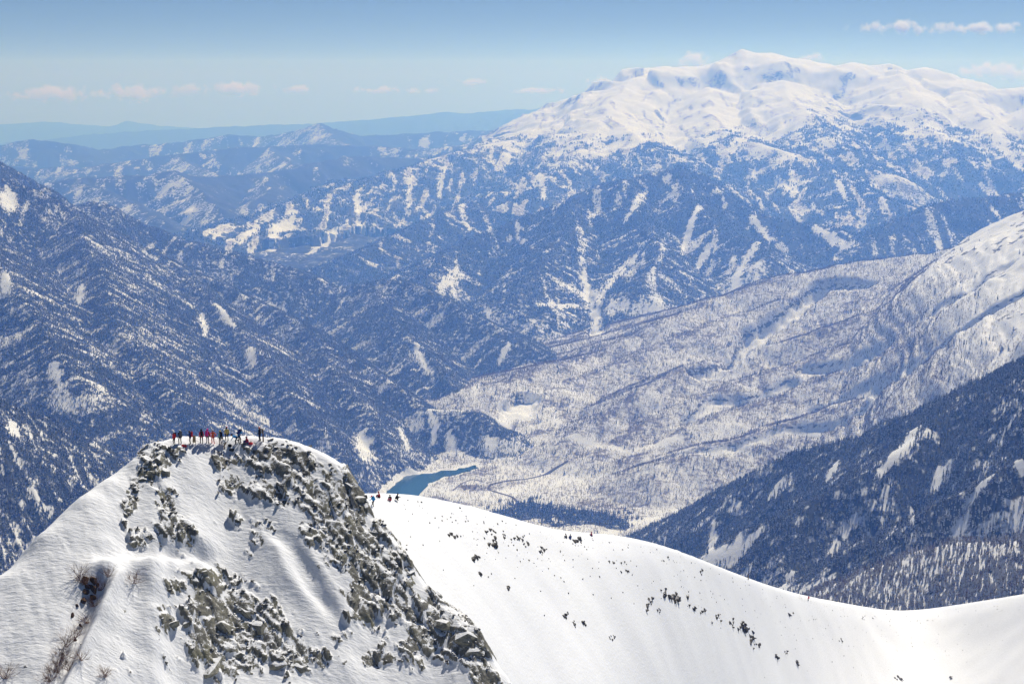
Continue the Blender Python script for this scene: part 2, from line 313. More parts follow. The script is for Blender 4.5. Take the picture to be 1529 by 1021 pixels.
floor = np.clip((RR - 6500) * 0.06, 0, 90) - 40 * sstep(9500, 12500, RR)
floor = floor - sstep(21000, 36000, RR) * 520
floor = floor + (1 - sstep(2300, 3000, RR)) * 40 + fbm(X / 300, Y / 300, 3, 3) * (3 + sstep(6000, 9000, RR) * 30)
H = floor.astype(np.float32)
GI = np.full(shape, -1, np.int16); SS = np.zeros(shape, np.float32); DD = np.full(shape, 500, np.float32)
CH = np.zeros(shape, np.float32); STK = np.zeros(shape, np.float32)
wx = X + 26 * fbm(X / 420, Y / 420, 2, 41) * np.clip(RR / 6000, .3, 2.0); wy = Y + 26 * fbm(X / 420, Y / 420, 2, 42) * np.clip(RR / 6000, .3, 2.0)
TSTEP = TH[1] - TH[0]
for gi, r in enumerate(R):
    # only the part of the grid the flanks can reach
    pr = [math.hypot(p[0], p[1]) for p in r["pts"]]; pt = [math.atan2(p[0], p[1]) for p in r["pts"]]
    reach = min((max(p[2] for p in r["pts"]) + 200) / r["slope"] * 1.1, r["reach"])
    i0, i1 = np.searchsorted(rr, min(pr) - reach), np.searchsorted(rr, max(pr) + reach)
    ta = reach / max(min(pr) - reach * .6, 1500)
    j0, j1 = 0, NT
    if i1 <= i0 or j1 <= j0: continue
    S = (slice(i0, i1), slice(j0, j1))
    x, y, x_, y_ = X[S], Y[S], wx[S], wy[S]
    best = np.full(x.shape, 1e9, np.float32); bs = np.zeros(x.shape, np.float32); bz = np.zeros(x.shape, np.float32); W = np.full(x.shape, 1e-30, np.float32); s0 = gi * 791.0
    for a, b in zip(r["pts"][:-1], r["pts"][1:]):
        dx, dy = b[0] - a[0], b[1] - a[1]; L = math.hypot(dx, dy)
        t = np.clip(((x_ - np.float32(a[0])) * np.float32(dx) + (y_ - np.float32(a[1])) * np.float32(dy)) * np.float32(1 / (L * L)), 0, 1)
        d = np.hypot(x_ - np.float32(a[0]) - t * np.float32(dx), y_ - np.float32(a[1]) - t * np.float32(dy))
        best = np.minimum(best, d)
        w = (np.float32(60.0) / (d + 12)) ** 5
        W += w; bs += w * (np.float32(s0) + t * np.float32(L)); bz += w * (np.float32(a[2]) + t * np.float32(b[2] - a[2])); s0 += L
    bs /= W; bz /= W
    bd = best
    base = bz - r["slope"] * (np.sqrt(bd * bd + r["rnd"] ** 2) - r["rnd"]) - r["steep"] * np.maximum(bd - r["knee"], 0)
    cand = base > H[S] - 60
    if not cand.any(): continue
    # ribs and gullies that run down the flanks
    lam = r["lam"]
    c = cand
    xc, yc, bsc, bdc = x[c], y[c], bs[c], bd[c]
    ws = bsc + 0.35 * lam * perlin(xc / (lam * 2.2), yc / (lam * 2.2), 90 + gi)
    rib = ridged(ws / lam, bdc / (lam * 4.5), 3, 200 + gi)
    rib2 = ridged(ws / (lam * .33), bdc / (lam * 1.6), 2, 300 + gi)
    A = np.minimum(bdc, lam * 3.2) * r["amp"]
    crest = r["jag"] * perlin(bsc / (lam * .5), bdc * 0, 400 + gi) * np.exp(-bdc / (lam * .8))
    hc = base[c] - A * (1.05 - rib) * 1.5 - A * .30 * (1 - rib2) + crest + A * .25
    Hc = H[S][c]; m = hc > Hc
    def put(arr, v):
        q = arr[S]; q[c] = np.where(m, v, q[c])
    stk = perlin(ws / (lam * .15), bdc / (lam * 1.1), 800 + gi) + .6 * perlin(ws / (lam * .07), bdc / (lam * .6), 830 + gi)
    put(CH, (1 - rib) * .7 + (1 - rib2) * .3); put(STK, stk); put(SS, bsc); put(DD, bdc); put(GI, gi)
    k = 14.0
    hh = np.clip(0.5 + 0.5 * (hc - Hc) / k, 0, 1)
    q = H[S]; q[c] = Hc + (hc - Hc) * hh + k * hh * (1 - hh) * .5
def rid2(l, sd): return ridged(X / l + .3 * perlin(X / l / 1.7, Y / l / 1.7, sd + 3), Y / l, 3, sd, .42) - .68
big = np.isin(np.array([r["group"] for r in R] + [""])[GI], ["snow_mountain"]); hil = np.isin(np.array([r["group"] for r in R] + [""])[GI], ["hills", "far_range"])
wxr = .55 * perlin(X / 900, Y / 1300, 883)
ribs = ridged(X / 760 + wxr, Y / 2500 + .4 * wxr, 2, 880, .4) - .66
ribs2 = ridged(X / 170 + 2 * wxr, Y / 560, 3, 885, .5) - .66
H += (np.where(big, 1.0, 0) * (sstep(30, 500, DD) * 260 * ribs + sstep(20, 250, DD) * 34 * ribs2) + np.where(hil, 1.0, 0) * sstep(30, 250, DD) * 120 * rid2(520, 890)).astype(np.float32)
rough = np.where(GI >= 0, 1.0, 0.25) * np.clip(RR / 5000, .5, 2.2) * np.where(big, .28, .75)
H += (rough * (5.5 * fbm(X / 130, Y / 130, 3, 500) + 2.5 * perlin(X / 34, Y / 34, 520) * (RR < 12000))).astype(np.float32)

GROUPS = [r["group"] for r in R] + ["valley_floor"]
names = sorted(set(GROUPS))
LAB = np.array([names.index(g) for g in GROUPS], np.int16)[GI]           # -1 -> valley_floor

def hit(px, py):
    """first land met by the line of sight through a photograph pixel"""
    a, b, s = ray(px, py)
    th = math.atan2(a, b)
    j = (th - TH[0]) / (TH[1] - TH[0]); j0 = int(np.clip(math.floor(j), 0, NT - 2)); f = j - j0
    z = H[:, j0] * (1 - f) + H[:, j0 + 1] * f
    k = np.nonzero((z - CAMZ) / rr >= s)[0]
    i = int(k[0]) if len(k) else NR - 1
    return (a * rr[i], b * rr[i], float(z[i]))

def hits(pts):
    return [hit(*p) for p in pts]

# --- carved features: (pixel path, half width, depth)
CARVE = [
    ([(1285, 424), (1230, 430), (1180, 465), (1130, 495), (1090, 530), (1052, 556)], 75, 62),
    ([(1300, 600), (1180, 640), (1060, 672), (960, 690)], 38, 16),
    ([(1520, 440), (1440, 490), (1370, 545), (1290, 580), (1220, 612)], 36, 26),
    ([(1320, 520), (1270, 545), (1250, 548), (1200, 552)], 40, 24),
    ([(1180, 575), (1120, 600), (1070, 600), (1030, 630)], 45, 22),
    ([(1500, 400), (1440, 440), (1400, 460)], 45, 18),
    ([(880, 400), (868, 430), (890, 470), (893, 500)], 55, 26),
    ([(955, 375), (915, 420), (893, 455)], 50, 22),
    ([(620, 520), (640, 560), (655, 590)], 45, 20),
]
ROCK = np.zeros(shape, np.float32); CUT = np.zeros(shape, np.float32)
SPX, SPY = project(X.astype(np.float64), Y.astype(np.float64), H.astype(np.float64))
for path, w, dep in CARVE:
    pts = hits(path)
    d, s = seg_dist(X + 10 * perlin(X / 60, Y / 60, 7), Y + 10 * perlin(X / 60, Y / 60, 8), pts)
    d = np.where(np.abs(RR - np.mean([math.hypot(p[0], p[1]) for p in pts])) < 2500, d, 1e6)
    f = 1 - sstep(w * .42, w, d)
    H -= (dep * f * (1 + .25 * perlin(s / 60, d / 30, 77))).astype(np.float32)
    ROCK = np.maximum(ROCK, 0.66 * sstep(.10, .40, f) * (1 - sstep(.55, .95, f)))
    CUT = np.maximum(CUT, f)
# the landslide bowl above the pond: a cliff with a snow floor
bc = hit(778, 584)
bx, by = X - bc[0], Y - bc[1]
edge = by + 40 * fbm(X / 45, Y / 70, 4, 61) + .010 * bx * bx - .75 * bx           # ground in front of the scarp has slid away
wide = 1 - sstep(42, 92, np.abs(bx + 10 + 20 * fbm(X / 50, Y / 50, 3, 60)))
slid = np.where(edge < 0, np.exp(np.minimum(edge, 0) / 420), 0) * wide * sstep(-330, -150, edge)
H -= (38 * slid).astype(np.float32)
bowl = sstep(.15, .5, wide) * sstep(-235, -190, edge) * (1 - sstep(-6, 4, edge))
bowl_cliff = wide * sstep(-16, -6, edge) * (1 - sstep(6, 16, edge))
BOWL = bowl
ROCK = np.maximum(ROCK, .62 * bowl_cliff)

# --- pond
LAKE = [(566, 745), (583, 728), (592, 720), (606, 711), (640, 706), (672, 702), (694, 698), (708, 694), (712, 698), (700, 704), (680, 708), (660, 713), (642, 722), (630, 734), (620, 750), (590, 760)]
def onfloor(px, py, z=0.0):
    a, b, s = ray(px, py); d = (z - CAMZ) / s
    return (a * d, b * d)
LK = [onfloor(*p) for p in LAKE]
def inpoly(x, y, poly):
    c = np.zeros(x.shape, bool)
    for (x0, y0), (x1, y1) in zip(poly, poly[1:] + poly[:1]):
        c ^= ((y0 > y) != (y1 > y)) & (x < (x1 - x0) * (y - y0) / (y1 - y0 + 1e-9) + x0)
    return c
lx, ly = X + 6 * perlin(X / 30, Y / 30, 12), Y + 14 * perlin(X / 40, Y / 60, 13)
ld, _ = seg_dist(lx, ly, [(*p, 0) for p in LK + LK[:1]])
lin = inpoly(lx, ly, LK); LD = np.where(lin, -ld, ld)
# banks: nothing rises over the water, the shore steps up from it
H = np.where(LD < 0, np.minimum(H, -1.5 + LD * .03), H)
near = (LD >= 0) & (LD < 60)
H = np.where(near, np.maximum(np.minimum(H, 1.2 + LD * .9), .8), np.where((RR < 5300) & (LD > 0), np.maximum(H, .8), H)).astype(np.float32)

# ---------------------------------------------------------------- what grows where
gy, gx = np.gradient(H)
dr = np.gradient(rr)[:, None]; dt = (RR * (TH[1] - TH[0]))
SR = gy / dr; ST = gx / dt                                              # slope away from the camera, and across
SLOPE = np.hypot(SR, ST)
grp = np.array(names)[LAB]
def isg(*g): return np.isin(grp, g)
DARK = np.zeros(shape, np.float32); BAREA = np.zeros(shape, np.float32)
n1 = fbm(X / 260, Y / 260, 4, 600); n2 = fbm(X / 75, Y / 75, 3, 620); n3 = fbm(X / 900, Y / 900, 3, 640)
VST = perlin(X / 62 + 5 * wxr, Y / 620, 960) + .5 * perlin(X / 28 + 9 * wxr, Y / 260, 961)
chute = np.clip(sstep(.33, .47, CH + .10 * n2) + .75 * sstep(.38, .72, STK + .22 * n1), 0, 1)                                   # open snow down the gullies
tree = isg("left_ridge", "back_ridge", "wooded_spur", "conifer_spur", "conifer_dome", "forest_mountain", "wooded_ridge")
DARK = np.where(tree, .90 + .18 * n1 + .12 * n2 - .60 * chute, DARK)
DARK = np.where(isg("forest_mountain", "wooded_ridge"), DARK - .45 * sstep(.22, .6, VST + .3 * n1), DARK)
DARK = np.where(isg("conifer_spur"), 1.04 + .14 * n1 - .42 * sstep(.18, .6, n2) - .30 * sstep(.25, .7, perlin(X / 24, Y / 40, 981)) - .45 * chute, DARK)
DARK = np.where(isg("conifer_dome"), .45, DARK)
# the great mountain: bare above the tree line, tongues of forest below
tl = 585 + 175 * sstep(.10, .20, X / Y) + 150 * n3 + 150 * n1 + 480 * ribs
nd = sstep(190, -230, H - tl) * (.86 + .22 * n1 + .10 * n2 - .75 * sstep(.12, .5, VST + .35 * n1)) - .45 * chute
DARK = np.where(isg("snow_mountain"), nd, DARK)
ROCK = np.where(isg("snow_mountain"), np.maximum(ROCK, sstep(.40, .70, SLOPE + .15 * n2) * .60 * sstep(-.25, .35, n1 + .4 * VST)), ROCK)
DARK = np.where(isg("valley_floor") & (RR > 6300), .75 + .2 * n1, DARK)
DARK = np.where(isg("hills"), 1.0 + .22 * n1 - .36 * sstep(.02, .34, ST + .25 * SR + .14 * n2 - .10 * n3) - .22 * sstep(.1, .5, perlin(X / 110, Y / 500, 970)) - .2 * chute, DARK)
DARK = np.where(isg("far_range"), 1.0 + .2 * n3, DARK)
# leafless wood on the volcano's lower flank and on the valley floor
vb = (.70 + .22 * n1 + .15 * n2 - .35 * sstep(.2, .6, STK)) * sstep(640, 400, H + 60 * n1)
BAREA = np.where(isg("volcano_slope"), vb + .45 * np.exp(-DD / 22), BAREA)
BAREA = np.where(isg("snow_mountain"), (.14 + .42 * sstep(.0, .6, VST + .5 * n1)) * sstep(1450, 900, H), BAREA)
BAREA = np.where(isg("valley_floor"), .66 + .40 * n1 + .25 * n2, BAREA)
BAREA = np.where(tree, np.maximum(.12, .35 * sstep(.1, .7, n3 + .3 * n2)), BAREA)
BAREA = np.where(isg("forest_mountain", "left_ridge") & (H < 330), BAREA + .25, BAREA)

# open snow: avalanche tracks, cut strips, gravel bars (pixel path, half width in metres)
OPEN = [
    ([(868, 385), (872, 420), (888, 455), (893, 505)], 34), ([(958, 372), (930, 400), (900, 440), (893, 470)], 24),
    ([(963, 285), (945, 315), (932, 335)], 30), ([(803, 455), (840, 458), (875, 466)], 20), ([(985, 255), (965, 290)], 22),
    ([(690, 290), (690, 320), (700, 345)], 45), ([(664, 250), (655, 295)], 34), ([(612, 265), (610, 325)], 30), ([(535, 285), (533, 320), (540, 350)], 30),
    ([(440, 315), (410, 345), (405, 375)], 62), ([(385, 340), (355, 365)], 50), ([(500, 345), (470, 372), (440, 380)], 40),
    ([(1120, 325), (1150, 360)], 34), ([(1215, 340), (1280, 366)], 40), ([(1130, 365), (1100, 410), (1085, 440)], 45), ([(1060, 365), (1040, 400)], 30),
    ([(1045, 310), (1030, 340), (1015, 380)], 26), ([(1160, 265), (1185, 295)], 40), ([(1250, 270), (1262, 300)], 36), ([(1365, 170), (1355, 200)], 60),
    ([(1465, 170), (1500, 225), (1529, 260)], 50), ([(805, 260), (812, 300)], 40), ([(760, 230), (755, 250)], 40),
    ([(1000, 200), (1020, 230), (1062, 250)], 34), ([(1090, 215), (1100, 240)], 34), ([(1180, 255), (1190, 290)], 28),
    ([(15, 290), (5, 310)], 45), ([(120, 430), (118, 455)], 22), ([(5, 410), (10, 440)], 24), ([(300, 470), (305, 500)], 20), ([(372, 520), (378, 550)], 22),
    ([(320, 455), (350, 490)], 16), ([(80, 545), (88, 575)], 20), ([(20, 632), (18, 650)], 16), ([(45, 735), (75, 770)], 12),
    ([(620, 520), (635, 550), (645, 560)], 20), ([(760, 515), (745, 545)], 18), ([(712, 575), (708, 597)], 24), ([(540, 650), (545, 690)], 40), ([(597, 640), (607, 675)], 16), ([(640, 615), (650, 640), (645, 665)], 16),
    ([(670, 650), (675, 680)], 20), ([(730, 655), (735, 675)], 22), ([(645, 614), (700, 616)], 10),
    ([(1365, 640), (1350, 670), (1310, 710)], 16), ([(1400, 700), (1398, 735)], 9), ([(1065, 780), (1060, 830)], 14), ([(1110, 800), (1080, 835)], 10), ([(1180, 860), (1165, 890)], 12),
    ([(1360, 760), (1362, 785)], 6), ([(1325, 725), (1320, 745)], 6), ([(1520, 690), (1525, 705)], 9), ([(1165, 720), (1150, 745)], 14), ([(1250, 690), (1235, 720)], 12), ([(1480, 710), (1455, 745)], 10),
]
for path, w in OPEN:
    w = w * .72
    pts = hits(path); rm = np.mean([math.hypot(p[0], p[1]) for p in pts])
    sub = np.abs(RR - rm) < 900
    xs, ys = X[sub], Y[sub]
    d, s = seg_dist(xs + w * .5 * perlin(xs / w, ys / w, 5), ys + w * .5 * perlin(xs / w, ys / w, 6), pts)
    tp = s / max(s.max(), 1); wv = w * (.45 + .75 * np.sin(np.pi * np.clip(tp * .85 + .12, 0, 1)) + .45 * perlin(s / (w * 1.6), s * 0, int(path[0][0])))
    f = 1 - sstep(wv * .35, wv * 1.25 + 2, d + .45 * w * fbm(xs / (w * .7), ys / (w * .7), 3, 9))
    DARK[sub] *= (1 - f * .97); BAREA[sub] *= (1 - f * .75)
# riverbed and clearings on the valley floor
for path, w, k in [([(820, 680), (880, 686), (940, 697), (1010, 690)], 22, .95), ([(980, 775), (940, 782), (905, 800)], 22, .95), ([(650, 735), (700, 745), (740, 740), (800, 725)], 40, .6), ([(760, 700), (860, 715), (930, 718)], 40, .5),
                   ([(770, 665), (830, 655), (800, 650)], 25, .6)]:
    pts = [(*onfloor(*p), 0) for p in path]
    d, s = seg_dist(X, Y, pts); f = k * (1 - sstep(w * .5, w * 1.3, d + .4 * w * perlin(X / 40, Y / 40, 19))) * isg("valley_floor", "volcano_slope")
    BAREA *= (1 - f); DARK *= (1 - f)
# conifer plantation on the floor
pts = [(*onfloor(*p), 0) for p in [(790, 765), (850, 770), (905, 775)]]
d, s = seg_dist(X, Y, pts); PLANT = 1 - sstep(40, 110, d + 85 * n2 + 60 * n1)
pts = [(*onfloor(*p), 0) for p in [(960, 745), (1000, 750), (1040, 740)]]
d, s = seg_dist(X, Y, pts); PLANT = np.maximum(PLANT, 1 - sstep(10, 60, d + 60 * n2))
DARK = np.where(isg("valley_floor"), np.maximum(DARK, PLANT), DARK)
cl = np.clip
DARK *= 1 - .97 * BOWL; BAREA *= (1 - .97 * BOWL) * (1 - .85 * CUT)
shore = (LD > -5) & (LD < 14) & (X < 60); DARK[shore] *= .1; BAREA[shore] *= .2
vs = isg("volcano_slope")
ROCK = np.where(vs, np.maximum(ROCK, .62 * sstep(520, 620, H) * sstep(.15, .6, n2 + .6 * n1)), ROCK)
FOREST = cl(DARK, 0, 1.2).astype(np.float32); WOOD = cl(BAREA, 0, 1).astype(np.float32)      # what the trees are planted by
GROWN = 1 - sstep(6500, 9500, RR)                                       # where real trees stand the ground between them is mostly snow
DARK = DARK * (1 - .28 * GROWN); BAREA = BAREA * (1 - .45 * GROWN)
DARK = cl(DARK, 0, 1.2).astype(np.float32); BAREA = cl(BAREA, 0, 1).astype(np.float32); ROCK = cl(ROCK, 0, 1).astype(np.float32)

# ---------------------------------------------------------------- build the land, one object for each mountain
idx = np.arange(NR * NT).reshape(NR, NT)
quads = np.stack([idx[:-1, :-1], idx[:-1, 1:], idx[1:, 1:], idx[1:, :-1]], -1).reshape(-1, 4)
ql = LAB[:-1, :-1].ravel() % len(names)
V = np.stack([X, Y, H], -1).reshape(-1, 3)
LABELS = {
    "far_range": ("mountain_range", "faint blue range fading into haze along the horizon"),
    "hills": ("hills", "rows of low blue hills with snow-striped flanks beyond the valley"),
    "snow_mountain": ("mountain", "huge white snow mountain with rounded summits and forested lower flanks"),
    "forest_mountain": ("mountain", "blue forested mountain with white avalanche tracks below the great snow mountain"),
    "wooded_ridge": ("hill", "dark wooded ridge tucked behind the upper edge of the bare volcano flank"),
    "left_ridge": ("hillside", "long forested valley side flecked with snow above the pond"),
    "back_ridge": ("hillside", "second forested ridge line rising behind the long valley side"),
    "wooded_spur": ("hill", "low wooded spur beside the snow shoulder of the rocky peak"),
    "volcano_slope": ("hillside", "pale volcano flank of snow and leafless wood cut by gullies"),
    "conifer_spur": ("hill", "dark blue conifer spur running down to the valley floor"),
    "conifer_dome": ("hill", "rounded frosted conifer hill just beyond the snowfield dip"),
    "valley_floor": ("valley_floor", "flat snowy valley floor with thin woods around the pond"),
}
LAND = {}
for li, g in enumerate(names):
    f = quads[ql == li]
    if len(f) == 0: continue
    u, inv = np.unique(f, return_inverse=True)
    nm, lb = LABELS[g]
    o = mesh_from(nm, V[u], inv.reshape(-1, 4), M_TERRAIN, attrs={"dark": DARK.ravel()[u], "bare": BAREA.ravel()[u], "rock": ROCK.ravel()[u]})
    tag(o, lb, "hills" if g == "hills" else nm.split("_")[0] if g != "valley_floor" else "valley floor", kind="structure")
    LAND[g] = o

# pond water
def water_mat():
    b = NB("pond_water")
    rip = b.noise(b.pos(1, .3, 1), 1 / 6.0, 4, 0.6)
    c = b.mix(b.noise(b.pos(), 1 / 120.0, 2, .5), (0.005, 0.040, 0.043), (0.010, 0.062, 0.060))
    return b.fin(c, 0.18, 0.3, rip, 0.25, 0.3)
bm = bmesh.new()
cx0 = sum(p[0] for p in LK) / len(LK); cy0 = sum(p[1] for p in LK) / len(LK)
vs_ = [bm.verts.new((cx0 + (p[0] - cx0) * 1.18, cy0 + (p[1] - cy0) * 1.12, 0)) for p in LK]
bm.faces.new(vs_)
bmesh.ops.triangulate(bm, faces=bm.faces[:])
for f_ in bm.faces:
    if f_.normal.z < 0: f_.normal_flip()
me = bpy.data.meshes.new("pond"); bm.to_mesh(me); bm.free(); me.materials.append(water_mat())
pond = bpy.data.objects.new("lake", me); COL.objects.link(pond)
tag(pond, "narrow blue-green pond at the foot of the forested valley side", "lake", kind="structure")
# ================================================================ TREES
def conifer_mat(name="snowy_conifer", thr=.60, base=((0.018, 0.027, 0.026), (0.042, 0.048, 0.042))):
    b = NB(name)
    sn = b.attr("snow")
    oi = b.n("ShaderNodeObjectInfo")
    gate = b.math('ADD', sn, b.math('MULTIPLY', b.math('SUBTRACT', oi.outputs["Random"], 0.5), 0.34))
    up = b.step(b.nz(), -0.1, 0.6)
    k = b.math('MULTIPLY', b.step(gate, thr, thr + .1), b.math('ADD', 0.35, b.math('MULTIPLY', up, 0.65)))
    c = b.mix(oi.outputs["Random"], *base)
    return b.fin(b.mix(k, c, (0.76, 0.77, 0.80)), 0.85, 0.1)
def bark_mat(name, c1, c2):
    b = NB(name); return b.fin(b.mix(b.noise(b.pos(), 3.0, 3), c1, c2), 0.9, 0.1)
def bare_mat():
    b = NB("leafless_twigs"); oi = b.n("ShaderNodeObjectInfo")
    return b.fin(b.mix(oi.outputs["Random"], (0.13, 0.085, 0.08), (0.20, 0.145, 0.13)), 0.9, 0.05)
M_CON = conifer_mat(); M_FROST = conifer_mat("frosted_conifer", .20, ((0.11, 0.10, 0.09), (0.24, 0.19, 0.16))); M_BARK = bark_mat("conifer_bark", (0.05, 0.038, 0.03), (0.09, 0.07, 0.055)); M_BARE = bare_mat()

def crown_geo(rs, tiers=5, sides=8, width=.17, base=.12, off=(0, 0), hgt=1.0, lean=(0, 0)):
    """ragged drooping tiers; returns vertices, triangles and a snow value for each vertex"""
    vs, fs, sn = [], [], []
    for k in range(tiers):
        t0 = base + (1 - base) * k / tiers * .95
        t1 = min(1.0, t0 + (1 - base) / tiers * (1.75 if k < tiers - 1 else 1.3))
        r = width * (1 - t0) ** .8 * rs.uniform(.85, 1.12) + .012
        c = len(vs); tw = rs.uniform(0, 6.28)
        sval = rs.uniform(.15, 1)
        vs.append((off[0] + lean[0] * t1 * hgt, off[1] + lean[1] * t1 * hgt, t1 * hgt)); sn.append(min(1, sval + .1))
        for s in range(sides):
            a = tw + 6.2832 * s / sides; q = r * (1.18 if s % 2 else .62) * rs.uniform(.75, 1.25)
            z = t0 - .25 * q + rs.uniform(-.02, .02)
            vs.append((off[0] + lean[0] * z + q * math.cos(a) * hgt, off[1] + lean[1] * z + q * math.sin(a) * hgt, z * hgt)); sn.append(np.clip(sval + rs.uniform(-.45, .35), 0, 1))
        for s in range(sides):
            fs.append((c, c + 1 + s, c + 1 + (s + 1) % sides))
    return vs, fs, sn

def trunk_geo(r=.018, h=.9, sides=5, off=(0, 0)):
    vs, fs = [], []
    for z, q in ((-.06, r * 1.2), (h, r * .25)):
        for s in range(sides):
            a = 6.2832 * s / sides; vs.append((off[0] + q * math.cos(a), off[1] + q * math.sin(a), z))
    for s in range(sides):
        n = (s + 1) % sides; fs += [(s, n, sides + n), (s, sides + n, sides + s)]
    return vs, fs

def join_geo(parts):
    V_, F_, S_ = [], [], []
    for v, f, s in parts:
        o = len(V_); V_ += v; F_ += [tuple(i + o for i in t) for t in f]; S_ += s
    return V_, F_, S_

def proto_conifer(seed, n=1, spread=0.0, tiers=5, sides=8, mat=None):
    rs = random.Random(seed); parts = []
    for i in range(n):
        off = (0, 0) if n == 1 else (rs.uniform(-spread, spread), rs.uniform(-spread, spread))
        h = 1.0 if i == 0 else rs.uniform(.65, 1.1)
        parts.append(crown_geo(rs, tiers, sides, rs.uniform(.15, .21), .08, off, h, (rs.uniform(-.03, .03), rs.uniform(-.03, .03))))
    v, f, s = join_geo(parts)
    return mesh_from("conifer", v, f, mat or M_CON, smooth=False, attrs={"snow": s}, link=False)

def proto_bare(seed, n=1, spread=0.0):
    """leafless birch: a thin stem and a fan of ascending twigs, as slender triangles"""
    rs = random.Random(seed); vs, fs = [], []
    def blade(a, b, w):
        d = np.array(b) - np.array(a); s = np.cross(d, (rs.uniform(-1, 1), rs.uniform(-1, 1), .3)); s = s / (np.linalg.norm(s) + 1e-9) * w
        o = len(vs); vs.extend([tuple(np.array(a) - s), tuple(np.array(a) + s), tuple(b)]); fs.append((o, o + 1, o + 2))
    for i in range(n):
        ox, oy = (0, 0) if n == 1 else (rs.uniform(-spread, spread), rs.uniform(-spread, spread)); h = rs.uniform(.8, 1.1)
        for k in range(2): blade((ox, oy, -.05), (ox + rs.uniform(-.05, .05), oy + rs.uniform(-.05, .05), h), .022)
        for k in range(15):
            z = rs.uniform(.25, .8) * h; a = rs.uniform(0, 6.28); L = rs.uniform(.16, .36)
            blade((ox, oy, z), (ox + L * math.cos(a) * .8, oy + L * math.sin(a) * .8, z + L * rs.uniform(.5, 1.1)), .017)
    return mesh_from("bare_tree", vs, fs, M_BARE, smooth=False, link=False)

CON = [proto_conifer(s) for s in (1, 2, 3, 4)]
CONF = [proto_conifer(80 + s, mat=conifer_mat("flecked_conifer", .36, ((0.026, 0.034, 0.032), (0.075, 0.068, 0.058)))) for s in range(4)]
FROST = [proto_conifer(60 + s, mat=M_FROST) for s in range(4)]
CLUMP = [proto_conifer(20 + s, 4, .75, 3, 6) for s in range(3)]
BARES = [proto_bare(40 + s) for s in range(3)]
BCLUMP = [proto_bare(50 + s, 4, .8) for s in range(2)]

def scatter_group(protos):
    ng = bpy.data.node_groups.new("scatter", 'GeometryNodeTree')
    ng.interface.new_socket("Geometry", in_out='INPUT', socket_type='NodeSocketGeometry')
    ng.interface.new_socket("Geometry", in_out='OUTPUT', socket_type='NodeSocketGeometry')
    N = ng.nodes.new; L = ng.links.new
    gi, go = N("NodeGroupInput"), N("NodeGroupOutput")
    iop = N("GeometryNodeInstanceOnPoints"); iop.inputs["Pick Instance"].default_value = True
    jn = N("GeometryNodeJoinGeometry")
    for p in protos:
        oi = N("GeometryNodeObjectInfo"); oi.inputs["Object"].default_value = p; oi.inputs["As Instance"].default_value = True
        L(oi.outputs["Geometry"], jn.inputs[0])
    def at(name, typ):
        a = N("GeometryNodeInputNamedAttribute"); a.data_type = typ; a.inputs["Name"].default_value = name
        return a.outputs["Attribute"]
    cr = N("ShaderNodeCombineXYZ"); L(at("rot", 'FLOAT'), cr.inputs[2])
    cs = N("ShaderNodeCombineXYZ"); sw = at("wid", 'FLOAT'); L(sw, cs.inputs[0]); L(sw, cs.inputs[1]); L(at("hgt", 'FLOAT'), cs.inputs[2])
    L(gi.outputs[0], iop.inputs["Points"]); L(jn.outputs[0], iop.inputs["Instance"])
    L(at("kind_of", 'INT'), iop.inputs["Instance Index"])
    L(cr.outputs[0], iop.inputs["Rotation"]); L(cs.outputs[0], iop.inputs["Scale"])
    L(iop.outputs[0], go.inputs[0])
    return ng

# triangles of the land that may carry trees, with their area and lie
QA = V[quads[:, 0]]; QB = V[quads[:, 1]]; QC = V[quads[:, 3]]; QD = V[quads[:, 2]]
qn = np.cross(QD - QA, QC - QB); qarea = np.linalg.norm(qn, axis=1) * .5
qn = qn / (2 * qarea[:, None] + 1e-9)
qn *= np.sign(qn[:, 2:3])
qc = (QA + QD) * .5; qr = np.hypot(qc[:, 0], qc[:, 1])
toc = -qc.copy(); toc[:, 2] += CAMZ; toc /= np.linalg.norm(toc, axis=1)[:, None]
qface = (qn * toc).sum(1)
qf = FOREST[:-1, :-1].ravel(); qw = WOOD[:-1, :-1].ravel()
qn1 = n2[:-1, :-1].ravel(); qld = LD[:-1, :-1].ravel()
# hidden from the photograph's side of every ridge: no trees needed there
tanv = (H - CAMZ) / rr[:, None]
vis = (tanv >= np.maximum.accumulate(tanv, 0) - 0.010)[:-1, :-1].ravel()

